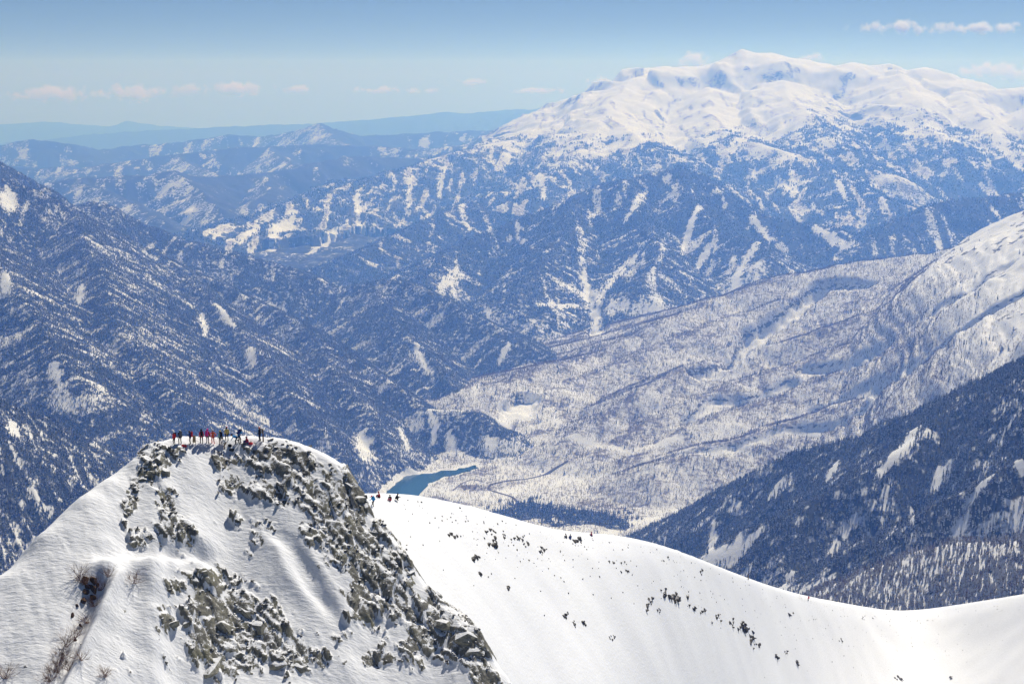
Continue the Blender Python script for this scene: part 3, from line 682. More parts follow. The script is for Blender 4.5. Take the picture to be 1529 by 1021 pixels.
def plant(name, label, groups, weight, per, protos, h0, h1, wf=(.8, 1.15), rmin=0, rmax=1e9, seed=1):
    g = np.zeros(len(ql), bool)
    for q in groups: g |= ql == names.index(q)
    g &= (qr >= rmin) & (qr < rmax) & (qface > -.08) & vis & (qld > 4)
    ids = np.nonzero(g)[0]
    w = (qarea[ids] * np.clip(weight[ids], 0, 1)).astype(np.float64); cw = np.cumsum(w)
    n = int(w.sum() / per)
    if n < 1: return None
    rs = np.random.default_rng(seed)
    pick = ids[np.minimum(np.searchsorted(cw, rs.uniform(0, cw[-1], n)), len(ids) - 1)]
    a, b = rs.uniform(0, 1, n)[:, None], rs.uniform(0, 1, n)[:, None]
    p = (QA[pick] * (1 - a) + QB[pick] * a) * (1 - b) + (QC[pick] * (1 - a) + QD[pick] * a) * b
    hgt = rs.uniform(h0, h1, n) * (1 + .18 * qn1[pick])
    me = bpy.data.meshes.new(name); me.vertices.add(n); me.vertices.foreach_set("co", p.astype(np.float32).ravel())
    for an, av, ty in (("rot", rs.uniform(0, 6.28, n), 'FLOAT'), ("hgt", hgt, 'FLOAT'), ("wid", hgt * rs.uniform(*wf, n), 'FLOAT'), ("kind_of", rs.integers(0, len(protos), n), 'INT')):
        at = me.attributes.new(an, ty, 'POINT'); at.data.foreach_set("value", av.astype(np.int32 if ty == 'INT' else np.float32))
    ob = bpy.data.objects.new(name, me); COL.objects.link(ob)
    md = ob.modifiers.new("scatter", 'NODES'); md.node_group = scatter_group(protos)
    tag(ob, label, "forest", kind="stuff")
    print("PLANTED", name, groups, n)
    return p, hgt

fw = np.clip((qf - .12) * 1.25, 0, 1)
plant("conifer_forest", "snow-flecked conifers covering the long valley side above the pond", ["left_ridge", "back_ridge"], fw, 24, CON, 4, 9.5, seed=3)
plant("conifer_forest", "conifers on the low spur beside the rocky peak's snow shoulder", ["wooded_spur"], fw, 32, CON, 5, 11, seed=4)
plant("conifer_forest", "dense dark conifers on the spur running down to the valley floor", ["conifer_spur"], fw, 32, CONF, 5, 11, seed=5)
plant("conifer_forest", "blue conifer forest on the mountain with avalanche tracks", ["forest_mountain", "wooded_ridge"], fw, 400, CLUMP, 9, 16, (1.0, 1.5), seed=7)
plant("conifer_forest", "conifers on the lower flanks of the great snow mountain", ["snow_mountain"], fw, 1300, CLUMP, 15, 24, (1.1, 1.7), 0, 14500, seed=8)
plant("conifer_forest", "dark square plantation of conifers on the flat valley floor", ["valley_floor"], np.where(qf > .3, qf, 0), 60, CON, 9, 15, seed=9, rmax=9000)
plant("birch_wood", "leafless grey-brown birch wood on the pale volcano flank", ["volcano_slope"], qw, 25, BARES, 6, 11, (.9, 1.3), seed=10)
plant("birch_wood", "thin leafless wood on the flat floor around the pond", ["valley_floor"], qw, 30, BARES, 5, 11, (.9, 1.3), 0, 7500, seed=11)
plant("birch_wood", "leafless trees mixed among conifers on the valley side and spurs", ["left_ridge", "back_ridge", "wooded_spur", "conifer_spur"], qw, 80, BARES, 7, 11, (.9, 1.3), seed=12)
plant("birch_wood", "leafless trees mixed among conifers on the avalanche-track mountain", ["forest_mountain"], qw, 700, BCLUMP, 9, 14, (1, 1.5), seed=13)
plant("birch_wood", "leafless brown trees among the frosted firs of the rounded hill", ["conifer_dome"], np.ones(len(ql)), 45, BARES, 6, 10, (.9, 1.3), 1150, seed=15)
# a few dark firs standing among the birches of the volcano flank
plant("conifer_forest", "scattered single dark firs dotted over the pale volcano flank", ["volcano_slope"], np.where(qw > .15, .5 + .5 * qn1, .05), 1500, CON, 10, 16, seed=14)

# the frosted dome nearest the snowfield: the three hundred trees that show largest are trees of their own
dome = plant("conifer_forest", "frosted conifers covering the rounded hill beyond the snowfield dip", ["conifer_dome"], np.ones(len(ql)), 33, FROST, 5.5, 10, (.85, 1.1), 1150, seed=6)
# ================================================================ FOREGROUND: the rocky snow peak and the snowfield behind it
class Surface:
    """smooth height field through a cloud of control points (radial basis fit)"""
    def __init__(s, pts, smooth=0.0):
        p = np.array(pts, np.float64); s.c = p[:, :2]; n = len(p)
        s.m = s.c.mean(0)
        A = np.zeros((n + 3, n + 3)); r = np.hypot(*(s.c[:, None, :] - s.c[None, :, :]).transpose(2, 0, 1))
        A[:n, :n] = -np.sqrt(r * r + 1.0) - smooth * 0 ; A[:n, :n] += np.eye(n) * smooth
        q = np.c_[np.ones(n), s.c - s.m]; A[:n, n:] = q; A[n:, :n] = q.T
        s.w = np.linalg.solve(A, np.r_[p[:, 2], 0, 0, 0])
    def __call__(s, x, y):
        sh = np.shape(x); x = np.ravel(x).astype(np.float64); y = np.ravel(y).astype(np.float64)
        out = np.zeros(len(x))
        for k in range(0, len(x), 20000):
            a, b = x[k:k + 20000], y[k:k + 20000]
            r2 = (a[:, None] - s.c[None, :, 0]) ** 2 + (b[:, None] - s.c[None, :, 1]) ** 2
            out[k:k + 20000] = -np.sqrt(r2 + 1.0) @ s.w[:-3] + s.w[-3] + s.w[-2] * (a - s.m[0]) + s.w[-1] * (b - s.m[1])
        return out.reshape(sh)

def down(px, yc, dc, py, m):
    """distance along the line of sight (px, py) to a plane that falls from the crest (px, yc, dc) towards the camera at slope m"""
    sc_, s_ = -ray(px, yc)[2], -ray(px, py)[2]
    return dc * (sc_ + m) / (s_ + m)

# ---------------------------------------------------------------- peak
CREST = [(-220, 1010, 158), (-150, 965, 160), (-70, 912, 163), (0, 863, 166), (60, 800, 170), (120, 745, 174), (160, 716, 177), (200, 688, 180), (235, 663, 182),
         (255, 658, 183), (300, 657, 184), (340, 657.5, 185), (385, 656, 185), (420, 660, 184.5), (450, 667, 184), (480, 681, 183), (520, 706, 181.5), (543, 738, 180),
         (553, 775, 177.5), (585, 805, 175.5), (606, 835, 173.5), (640, 885, 171), (680, 918, 168.5), (710, 944, 166.5), (726, 975, 165), (752, 1012, 163), (800, 1080, 160)]
PP = []
for px, py, d in CREST:
    x, y, z = P(px, py, d); PP.append((x, y, z))
    u = np.array([x, y]) / d
    for b, dz in ((5, 2.0), (14, 10), (32, 30), (60, 62)):
        PP.append((x + u[0] * b, y + u[1] * b, z - dz))
    m = .60 if px < 200 else (.70 if px < 330 else .78)
    for q in (1.0, 1.5, 2.1, 2.8, 3.6, 4.6):
        yy = py + (q - .72) * 75
        if 130 <= px <= 300 and yy > 815: break
        if yy > 1075: break
        PP.append(P(px, yy, down(px, py, d, yy, m)))
    if 130 <= px <= 300:
        du = down(px, py, d, 812, m)
        PP.append(P(px, 812, du))
        lip = 834 if px < 260 else 838
        dl = du - (3.2 if px < 250 else 2.0)
        PP.append(P(px, lip, dl)); PP.append(P(px, lip + 1.5, dl + .9))
        for yy in (870, 915, 965, 1015, 1070):
            PP.append(P(px, yy, down(px, lip, dl, yy, .85 if px > 200 else .75)))
peak_f = Surface(PP, 0.02)
gx_ = np.arange(-70, 7.0, .165); gy_ = np.arange(136, 206, .165)
PX, PY = np.meshgrid(gx_, gy_, indexing='ij')
PZ = peak_f(PX, PY)
qx, qy = project(PX, PY, PZ)
def blob(x, y, rx, ry, a=0):
    c, s = math.cos(math.radians(a)), math.sin(math.radians(a)); dx, dy = qx - x, qy - y
    return np.exp(-((dx * c + dy * s) / rx) ** 2 - ((-dx * s + dy * c) / ry) ** 2)
fine_ = fbm(PX / 3.2, PY / 3.2, 4, 31)
rm = np.zeros_like(PZ)
for b_ in [(230, 690, 24, 36, -15), (262, 672, 12, 10, 0), (192, 752, 14, 42, 12), (205, 800, 20, 14, -30), (250, 770, 22, 45, 0), (275, 790, 18, 25, 0),
           (330, 690, 18, 26, 0), (345, 725, 18, 18, 0), (395, 672, 45, 16, 0), (440, 690, 55, 26, 25), (400, 735, 52, 22, 20), (480, 735, 50, 40, 40),
           (350, 775, 14, 8, 10), (520, 735, 28, 40, 30), (555, 810, 35, 40, 40), (600, 860, 38, 46, 45), (650, 905, 40, 45, 45), (695, 955, 45, 48, 45),
           (520, 830, 60, 34, 40), (470, 800, 45, 18, 35), (560, 900, 62, 40, 30), (620, 960, 60, 26, 20), (405, 790, 24, 22, 40),
           (300, 868, 42, 24, 20), (330, 905, 60, 40, 10), (385, 940, 60, 45, 30), (300, 960, 30, 34, 0), (350, 985, 50, 24, 0), (450, 985, 50, 26, 0),
           (250, 925, 16, 30, 0), (500, 770, 70, 45, 40), (570, 860, 60, 55, 45), (340, 925, 75, 60, 20), (420, 700, 70, 26, 15), (640, 950, 60, 40, 40), (265, 880, 22, 14, 0), (500, 950, 30, 18, 20), (560, 985, 40, 14, 0), (720, 1010, 40, 20, 40)]:
    rm = np.maximum(rm, blob(*b_))
for b_ in [(300, 720, 14, 60, 0), (440, 860, 22, 60, -28), (420, 800, 18, 30, -30), (160, 780, 20, 60, 15), (480, 925, 18, 40, -35), (235, 845, 60, 7, 0), (590, 940, 26, 10, 30)]:
    rm -= .75 * blob(*b_)
du_, dv_ = (PX + PY) * .707, (PX - PY) * .707
diag = perlin(du_ / .75, dv_ / 2.3, 35) + .6 * perlin(du_ / .34, dv_ / .9, 36)
solid = np.maximum(np.maximum(blob(350, 930, 75, 55, 25), blob(690, 950, 50, 40, 45)), np.maximum(blob(232, 690, 20, 34, -15), blob(535, 745, 20, 30, 30)))
ROCKM = rm * .92 + .32 * fine_ + (.42 - .32 * solid) * diag + .14 * perlin(PX / .3, PY / .3, 34) + .30 * solid
rmask = sstep(.40, .54, ROCKM)
# blocks: tilted plates with sharp steps, in two sizes
wxp, wyp = PX + .5 * perlin(PX / 2, PY / 2, 51), PY + .5 * perlin(PX / 2, PY / 2, 52)
wu, wv_ = (wxp + wyp) * .707, (wxp - wyp) * .707
f1, f2, ca, cb, cx_, cy_ = worley(wu / 1.7, wv_ / 4.2, 61)
g1, g2, da, db, dx_, dy_ = worley(wu / .62, wv_ / 1.5, 67)
plate = (ca - .35) * 1.9 + cx_ * (cb - .5) * 2.2 + cy_ * (ca - .2) * 1.6 - .7 * (1 - sstep(.0, .16, f2 - f1))
small = (da - .4) * .62 + dx_ * (db - .5) * .8 + dy_ * (da - .3) * .6 - .22 * (1 - sstep(0, .16, g2 - g1))
ledge = .5 * np.abs(perlin(PX / 3.5 + PZ / 3, PY / 3.5, 71))
crestfade = np.clip((project(PX, PY, PZ)[1] - 655) / 22, .12, 1)
disp = sstep(.34, .7, ROCKM) * (plate * .36 + small * .34 + ledge * .5 + .10 * diag + .18) * crestfade
snowd = (.22 * fbm(PX / 6, PY / 6, 3, 73) + .045 * perlin(PX / .8 + PY / 2, PY / 1.7, 74) + .03 * perlin(PX / .35, PY / .5, 75)) * (1 - rmask)
# flutes and ribs in the snow of the left slope
flute = .55 * ridged(PX / 5.5 + .25 * PY / 5.5, PY / 24, 2, 81) * sstep(150, 260, qx) * (1 - sstep(280, 330, qx)) * sstep(840, 880, qy)
chan = -1.5 * np.exp(-((qx - (152 - .42 * (qy - 850))) / 17) ** 2) * sstep(838, 880, qy) + .8 * np.exp(-((qx - (185 - .50 * (qy - 850))) / 12) ** 2) * sstep(838, 870, qy)
cw_ = 7 * perlin(PX / 3, PY / 3, 83)
cou = (-.55 * np.exp(-((qx + cw_ - (418 + .62 * (qy - 790))) / 15) ** 2) + .38 * np.exp(-((qx + cw_ - (388 + .62 * (qy - 790))) / 16) ** 2) + .3 * np.exp(-((qx + cw_ - (448 + .6 * (qy - 800))) / 12) ** 2)) * sstep(765, 825, qy) * (1 - sstep(880, 950, qy))
PZ = PZ + disp + snowd + flute * 1.0 + chan + cou
def bil(F, x, y):
    i = (x - gx_[0]) / .165; j = (y - gy_[0]) / .165
    i0 = int(np.clip(i, 0, len(gx_) - 2)); j0 = int(np.clip(j, 0, len(gy_) - 2)); a, b = i - i0, j - j0
    return float((F[i0, j0] * (1 - a) + F[i0 + 1, j0] * a) * (1 - b) + (F[i0, j0 + 1] * (1 - a) + F[i0 + 1, j0 + 1] * a) * b)
def peak_z(x, y): return bil(PZ, x, y)
def peak_hit(px, py):
    a, b, s = ray(px, py)
    d = np.arange(140, 205, .1)
    i = np.clip(((a * d - gx_[0]) / .165).astype(int), 0, len(gx_) - 1); j = np.clip(((b * d - gy_[0]) / .165).astype(int), 0, len(gy_) - 1)
    k = np.nonzero(PZ[i, j] >= CAMZ + s * d)[0]
    if not len(k): return None
    d = d[k[0]]
    return a * d, b * d, peak_z(a * d, b * d), d

def snow_rock_mat(name, rough_snow=True):
    """wind-packed snow; grey-green lichened rock where attribute rock is high, snow lying on its flatter ledges"""
    b = NB(name)
    rk = b.attr("rock")
    p = b.pos()
    n_a = b.noise(p, 1.7, 5, .62); n_b = b.noise(p, 7.0, 4, .65); n_c = b.noise(p, .35, 3, .5)
    edge = b.math('ADD', rk, b.math('MULTIPLY', b.math('SUBTRACT', n_b, .5), .55))
    isrock = b.step(edge, .42, .56)
    ledge = b.math('ADD', b.nz(), b.math('ADD', b.math('MULTIPLY', b.math('SUBTRACT', n_a, .5), .75), b.math('MULTIPLY', b.math('SUBTRACT', n_b, .5), .5)))
    lying = b.step(ledge, .74, .84)
    rockcol = b.mix(b.step(n_a, .3, .7), (0.13, 0.126, 0.11), (0.33, 0.32, 0.265))
    rockcol = b.mix(b.math('MULTIPLY', b.step(n_c, .5, .66), .6), rockcol, (0.27, 0.26, 0.18))
    rockcol = b.mix(b.math('MULTIPLY', b.step(n_b, .58, .72), .7), rockcol, (0.07, 0.068, 0.064))
    snow = b.mix(b.step(n_c, .3, .7), (0.83, 0.84, 0.86), (0.87, 0.875, 0.885))
    fac = b.math('MULTIPLY', isrock, b.math('SUBTRACT', 1.0, lying))
    sast = b.noise(b.pos(.6, 2.0, 1), 1.6, 4, .6)
    return b.fin(b.mix(fac, snow, rockcol), 0.85, 0.12, b.math('ADD', b.math('MULTIPLY', n_b, b.math('ADD', .25, b.math('MULTIPLY', fac, 1.2))), b.math('MULTIPLY', sast, .9)), 0.16, 0.8)
M_PEAK = snow_rock_mat("snow_and_rock")

def grid_obj(name, X_, Y_, Z_, mat, attrs):
    n, m = X_.shape; id_ = np.arange(n * m).reshape(n, m)
    q = np.stack([id_[:-1, :-1], id_[1:, :-1], id_[1:, 1:], id_[:-1, 1:]], -1).reshape(-1, 4)
    return mesh_from(name, np.stack([X_, Y_, Z_], -1).reshape(-1, 3), q, mat, attrs=attrs)
crackfill = sstep(.015, .10, f2 - f1) * (.45 + .55 * sstep(.0, .09, g2 - g1))
peak = grid_obj("hill", PX, PY, PZ, M_PEAK, {"rock": rmask * np.maximum(crackfill, .35 * (solid > .5))})
tag(peak, "craggy snow peak of lichened rock where the climbers stand", "peak", kind="structure")

# ---------------------------------------------------------------- snowfield
SC = [(430, 745, 205), (500, 742, 210), (555, 740, 216), (620, 742, 224), (700, 759, 240), (745, 771, 250), (790, 785, 260), (840, 797, 272), (885, 800, 286), (930, 803, 300), (1000, 820, 330), (1050, 840, 362),
      (1100, 860, 400), (1150, 878, 440), (1200, 892, 480), (1260, 903, 530), (1330, 915, 580), (1370, 913.5, 600), (1430, 905, 590), (1529, 889, 565), (1640, 868, 540), (1760, 850, 520)]
from_ = np.array(SC, float)
tcol = np.arange(380, 1800, 4.0)
def smoothed(k, w=60):
    v = np.interp(tcol, from_[:, 0], from_[:, k]); ker = np.hanning(w // 2 + 1); ker /= ker.sum()
    return np.convolve(np.pad(v, len(ker) // 2, mode='reflect', reflect_type='odd'), ker, mode='valid')[:len(tcol)]
sm_y, sm_d = smoothed(1), smoothed(2, 120)
def smooth_line(px, k): return float(np.interp(px, tcol, sm_y if k == 1 else sm_d))
ta = np.linspace(math.atan2(*ray(470, 760)[:2]), math.atan2(*ray(1700, 880)[:2]), 470)
ra = np.geomspace(172, 760, 330)
# crest height and distance as smooth functions of the bearing; the field falls from it on both sides
cth = np.array([math.atan2(*ray(p, smooth_line(p, 1))[:2]) for p in tcol]); cz = np.array([P(p, smooth_line(p, 1), smooth_line(p, 2))[2] for p in tcol])
c_d = np.interp(ta, cth, sm_d); c_z = np.interp(ta, cth, cz); c_m = np.interp(ta, cth, np.interp(tcol, [430, 900, 1100, 1300, 1529, 1760], [.17, .16, .18, .2, .2, .2]))
SR_, ST_ = np.meshgrid(ra, ta, indexing='ij')
SX, SY = SR_ * np.sin(ST_), SR_ * np.cos(ST_)
fr = np.maximum(c_d[None, :] - SR_, 0); bk = np.maximum(SR_ - c_d[None, :], 0)
SZ = c_z[None, :] - c_m[None, :] * fr * (1 - .45 * np.exp(-fr / 16)) - .78 * bk * bk / (bk + 14)
base_qx, base_qy = project(SX, SY, SZ)
SZ = SZ + 1.3 * fbm(SX / 38, SY / 38, 3, 91) * sstep(0, 12, fr) + .14 * ridged(SX / 17 + .3 * SY / 17, SY / 26, 2, 98) * sstep(-4, 10, fr - bk) + .10 * fbm(SX / 5, SY / 5, 3, 92) * sstep(-.3, .5, fbm(SX / 40, SY / 40, 2, 93)) + .04 * perlin(SX / 1.5, SY / 3, 94)
def snow_z(x, y):
    r = math.hypot(x, y); t = math.atan2(x, y)
    i = math.log(r / ra[0]) / math.log(ra[1] / ra[0]); j = (t - ta[0]) / (ta[1] - ta[0])
    i0 = int(np.clip(i, 0, len(ra) - 2)); j0 = int(np.clip(j, 0, len(ta) - 2)); a, b = i - i0, j - j0
    return float((SZ[i0, j0] * (1 - a) + SZ[i0 + 1, j0] * a) * (1 - b) + (SZ[i0, j0 + 1] * (1 - a) + SZ[i0 + 1, j0 + 1] * a) * b)
def snow_hit(px, py):
    a, b, s = ray(px, py)
    d = np.geomspace(176, 700, 4000); t = math.atan2(a, b)
    i = np.clip((np.log(d / ra[0]) / math.log(ra[1] / ra[0])).astype(int), 0, len(ra) - 1); j = int(np.clip((t - ta[0]) / (ta[1] - ta[0]), 0, len(ta) - 1))
    k = np.nonzero(SZ[i, j] >= CAMZ + s * d)[0]
    if not len(k): return None
    d = d[k[0]]
    return a * d, b * d, snow_z(a * d, b * d), d
# thin crust patches where dwarf pine and stones show through the wind-scoured crest
dist_c = base_qy - np.interp(base_qx, [p[0] for p in SC], [p[1] for p in SC])
scour = .36 * sstep(.1, .7, fbm(SX / 9, SY / 9, 3, 95) + .4 * fbm(SX / 1.4, SY / 1.4, 2, 96)) * np.exp(-np.clip(dist_c, 0, 400) / 60)
def snowfield_mat():
    b = NB("windpacked_snow"); p = b.pos()
    n_a = b.noise(p, .9, 4, .6); n_b = b.noise(b.pos(1, .45, 1), 2.8, 4, .62); n_c = b.noise(p, 1 / 30.0, 3, .5)
    twig = b.step(b.math('ADD', b.math('MULTIPLY', b.attr("scour"), 1.0), b.math('MULTIPLY', b.math('SUBTRACT', n_b, .5), .9)), .33, .45)
    snow = b.mix(b.step(n_c, .35, .65), (0.84, 0.845, 0.86), (0.88, 0.885, 0.89))
    return b.fin(b.mix(b.math('MULTIPLY', twig, .55), snow, (0.15, 0.135, 0.12)), .85, .12, b.math('ADD', n_b, b.math('MULTIPLY', n_a, .9)), .12, .55)
snowfield = grid_obj("snowfield", SX, SY, SZ, snowfield_mat(), {"scour": scour})
tag(snowfield, "broad smooth white snowfield curving down behind the rocky peak", "snowfield", kind="structure")

# ---------------------------------------------------------------- stones
def rock_mat(name, dark, light, snow_from):
    b = NB(name); g = b.n("ShaderNodeTexCoord"); p = b.pos()
    n_a = b.noise(p, 2.1, 5, .62); n_b = b.noise(p, 8.0, 4, .65)
    c = b.mix(b.step(n_a, .3, .7), dark, light)
    c = b.mix(b.math('MULTIPLY', b.step(n_b, .56, .72), .75), c, tuple(v * .35 for v in dark))
    ledge = b.math('ADD', b.nz(), b.math('ADD', b.math('MULTIPLY', b.math('SUBTRACT', n_a, .5), .7), b.math('MULTIPLY', b.math('SUBTRACT', n_b, .5), .5)))
    return b.fin(b.mix(b.step(ledge, snow_from, snow_from + .12), c, (0.80, 0.81, 0.83)), .9, .15, b.math('ADD', n_b, n_a), .15, .8)
M_ROCK = rock_mat("lichened_rock", (0.14, 0.136, 0.115), (0.35, 0.34, 0.27), .70)
M_ROCKD = rock_mat("dark_rock", (0.085, 0.082, 0.078), (0.23, 0.22, 0.19), .80)
M_ROCKF = rock_mat("bare_dark_rock", (0.060, 0.056, 0.052), (0.15, 0.14, 0.125), .97)

def rock_mesh(seed, n=22, rough=.16):
    rs = np.random.default_rng(seed)
    bm = bmesh.new()
    pts = rs.normal(size=(n, 3)); pts /= np.linalg.norm(pts, axis=1)[:, None]
    # a few bedding planes give flat faces and square corners
    pts = np.sign(pts) * np.abs(pts) ** .72
    pts *= rs.uniform(.78, 1.05, (n, 1)) * np.array([rs.uniform(.8, 1.15), rs.uniform(.6, .9), rs.uniform(.55, .95)])
    for p in pts: bm.verts.new(p)
    r = bmesh.ops.convex_hull(bm, input=bm.verts[:])
    bmesh.ops.delete(bm, geom=[v for v in bm.verts if not v.link_faces], context='VERTS')
    bmesh.ops.triangulate(bm, faces=bm.faces[:])
    me = bpy.data.meshes.new("rock"); bm.to_mesh(me); bm.free()
    return me
ROCKS = [rock_mesh(100 + k) for k in range(12)]
ROCKS_D = [m.copy() for m in ROCKS]
for m in ROCKS: m.materials.append(M_ROCK)
for m in ROCKS_D: m.materials.append(M_ROCKD)
ROCKS_F = [m.copy() for m in ROCKS]
for m in ROCKS_F: m.materials.clear(); m.materials.append(M_ROCKF)

def put_rock(x, y, z, size, parent, rs, sink=.3, tall=1.0, dark=False, rot=None):
    o = bpy.data.objects.new("rock", rs.choice(ROCKS_D if dark else ROCKS)); COL.objects.link(o)
    o.parent = parent
    s = size * .5
    o.scale = (s * rs.uniform(.8, 1.25), s * rs.uniform(.8, 1.2), s * rs.uniform(.65, 1.1) * tall)
    o.rotation_euler = rot or (rs.uniform(-.6, .6), rs.uniform(-.6, .6), rs.uniform(0, 6.28))
    o.location = (x, y, z + s * (.5 - sink))
    return o

rsn = random.Random(11)
# large blocks: pixel, size in metres, height factor
for px, py, sz, tall in [(236, 680, 2.2, 1.5), (226, 700, 2.6, 1.6), (219, 712, 1.7, 1.4), (246, 700, 1.6, 1.5), (262, 666, 1.2, .8), (272, 672, .9, .9), (382, 664, 1.6, .8), (400, 667, 1.4, .9), (420, 668, 1.5, .8), (436, 672, 1.3, .9),
                         (520, 722, 2.0, 1.2), (533, 738, 2.4, 1.3), (545, 752, 2.0, 1.5), (560, 790, 2.0, 1.2), (596, 822, 2.2, 1.3), (610, 850, 1.7, 1.5), (640, 905, 3.0, 1.2), (665, 920, 3.2, 1.1), (690, 940, 3.4, 1.2), (705, 965, 3.0, 1.3),
                         (648, 880, 1.8, 1.3), (305, 850, 1.8, 1.2), (290, 862, 1.4, 1.1), (255, 925, 2.3, .9), (280, 930, 2.0, 1.3), (330, 925, 3.2, 1.2), (360, 900, 3.0, 1.2), (385, 930, 3.4, 1.2), (315, 985, 3.2, 1.1), (355, 970, 3.0, 1.0),
                         (415, 990, 2.2, 1.0), (450, 990, 2.2, 1.0), (353, 776, 1.2, .9), (340, 775, .9, .9), (200, 805, 1.7, .9), (186, 765, 1.3, 1.3), (196, 740, 1.3, 1.1)]:
    h = peak_hit(px, py)
    if h: put_rock(h[0], h[1], h[2], sz, peak, rsn, 1.22, tall * .85, rot=(rsn.uniform(-.35, .35), rsn.uniform(-.35, .35), rsn.uniform(0, 6.28)))
# the many smaller ones, thick where the mask says rock
cand = np.argwhere((rmask > .45) & (qx > 120) & (qx < 800) & (qy > 656) & (qy < 1035) & (np.gradient(PZ, axis=1) / .165 > -.3))
rs_np = np.random.default_rng(3)
sel = cand[rs_np.choice(len(cand), 1500, replace=False)]
for k, (i, j) in enumerate(sel[:90]):
    put_rock(PX[i, j], PY[i, j], PZ[i, j], rsn.uniform(.4, 1.1), peak, rsn, 1.2, rsn.uniform(.5, .9), dark=rsn.random() < .4)
def rock_heap(name, spots, parent, mat, sizes, seed):
    """stones too small to pick apart, in one mesh"""
    rs = random.Random(seed); VV, FF = [], []; n0 = 0
    for x, y, z in spots:
        me = rs.choice(ROCKS); s = rs.uniform(*sizes) * .5
        M = Matrix.Rotation(rs.uniform(0, 6.28), 4, 'Z') @ Matrix.Rotation(rs.uniform(-.6, .6), 4, 'X') @ Matrix.Diagonal((s, s * rs.uniform(.7, 1.1), s * rs.uniform(.6, 1.1), 1))
        for v in me.vertices:
            w = M @ v.co; VV.append((w.x + x, w.y + y, w.z + z + s * .1))
        for p in me.polygons: FF.append(tuple(i + n0 for i in p.vertices))
        n0 = len(VV)
    o = mesh_from(name, VV, FF, mat, parent=parent, smooth=False); o["kind"] = "stuff"; return o
rock_heap("rubble", [(PX[i, j], PY[i, j], PZ[i, j]) for i, j in sel[90:650]], peak, M_ROCKD, (.22, .6), 5)

# stones breaking through the snowfield: pixel, spread in pixels, count, size
small_spots = []
for px, py, w, h_, n, s0, s1 in [(730, 790, 8, 4, 6, .4, .9), (737, 808, 5, 6, 7, .5, 1.2), (752, 796, 6, 4, 5, .4, .9), (770, 802, 10, 4, 9, .4, 1.0), (788, 811, 7, 4, 6, .3, .8), (680, 800, 4, 2, 3, .5, .8), (669, 799, 3, 2, 3, .5, .9),
                                 (710, 831, 6, 4, 6, .4, 1.0), (716, 856, 3, 3, 3, .5, 1.0), (757, 878, 4, 5, 4, .5, .9), (808, 820, 4, 5, 6, .4, .9), (862, 806, 5, 4, 6, .6, 1.3), (843, 916, 6, 5, 6, .4, .9), (857, 930, 5, 4, 5, .4, .9), (871, 928, 3, 4, 5, .5, 1.1),
                                 (915, 950, 8, 7, 8, .3, .7), (1002, 887, 16, 6, 16, .7, 1.8), (990, 880, 5, 4, 4, .5, 1.0), (970, 896, 5, 3, 5, .5, 1.0), (965, 905, 4, 3, 4, .6, 1.1), (983, 908, 6, 4, 4, .4, .8), (1035, 905, 6, 3, 6, .6, 1.2), (1048, 909, 8, 3, 8, .6, 1.2), (1070, 919, 8, 4, 7, .5, 1.1),
                                 (1095, 925, 7, 4, 6, .6, 1.2), (1108, 934, 10, 9, 16, .9, 2.1), (1122, 950, 6, 5, 8, .8, 1.5), (1130, 961, 6, 4, 6, .6, 1.2), (1160, 976, 4, 4, 4, .7, 1.3), (1173, 972, 4, 3, 4, .7, 1.3), (1189, 986, 4, 3, 4, .8, 1.4), (1256, 954, 3, 2, 3, .9, 1.5), (1340, 1012, 4, 3, 4, .8, 1.4), (1420, 1014, 3, 4, 3, 1, 1.6),
                                 (1178, 915, 5, 2, 4, .7, 1.2), (933, 850, 5, 3, 4, .4, .9), (912, 838, 14, 2, 8, .3, .6), (1047, 852, 3, 2, 3, .6, 1.0), (990, 835, 6, 4, 4, .4, .8), (1290, 920, 12, 2, 5, .5, .9), (1005, 962, 20, 10, 0, .4, .8)]:
    for k in range(n):
        h = snow_hit(px + rsn.gauss(0, w * .55), py + rsn.gauss(0, h_ * .55))
        if h is None: continue
        o = put_rock(h[0], h[1], h[2], rsn.uniform(s0, s1) * 1.35, snowfield, rsn, .72, rsn.uniform(.55, .95)); o.data = rsn.choice(ROCKS_F)
for k in range(420):
    px = rsn.uniform(600, 1500); py = float(np.interp(px, [p[0] for p in SC], [p[1] for p in SC])) + abs(rsn.gauss(0, 1)) * 45 + 3
    h = snow_hit(px, py)
    if h and py < 1015: small_spots.append(h[:3])
rock_heap("pebbles", small_spots, snowfield, M_ROCKF, (.15, .45), 6)

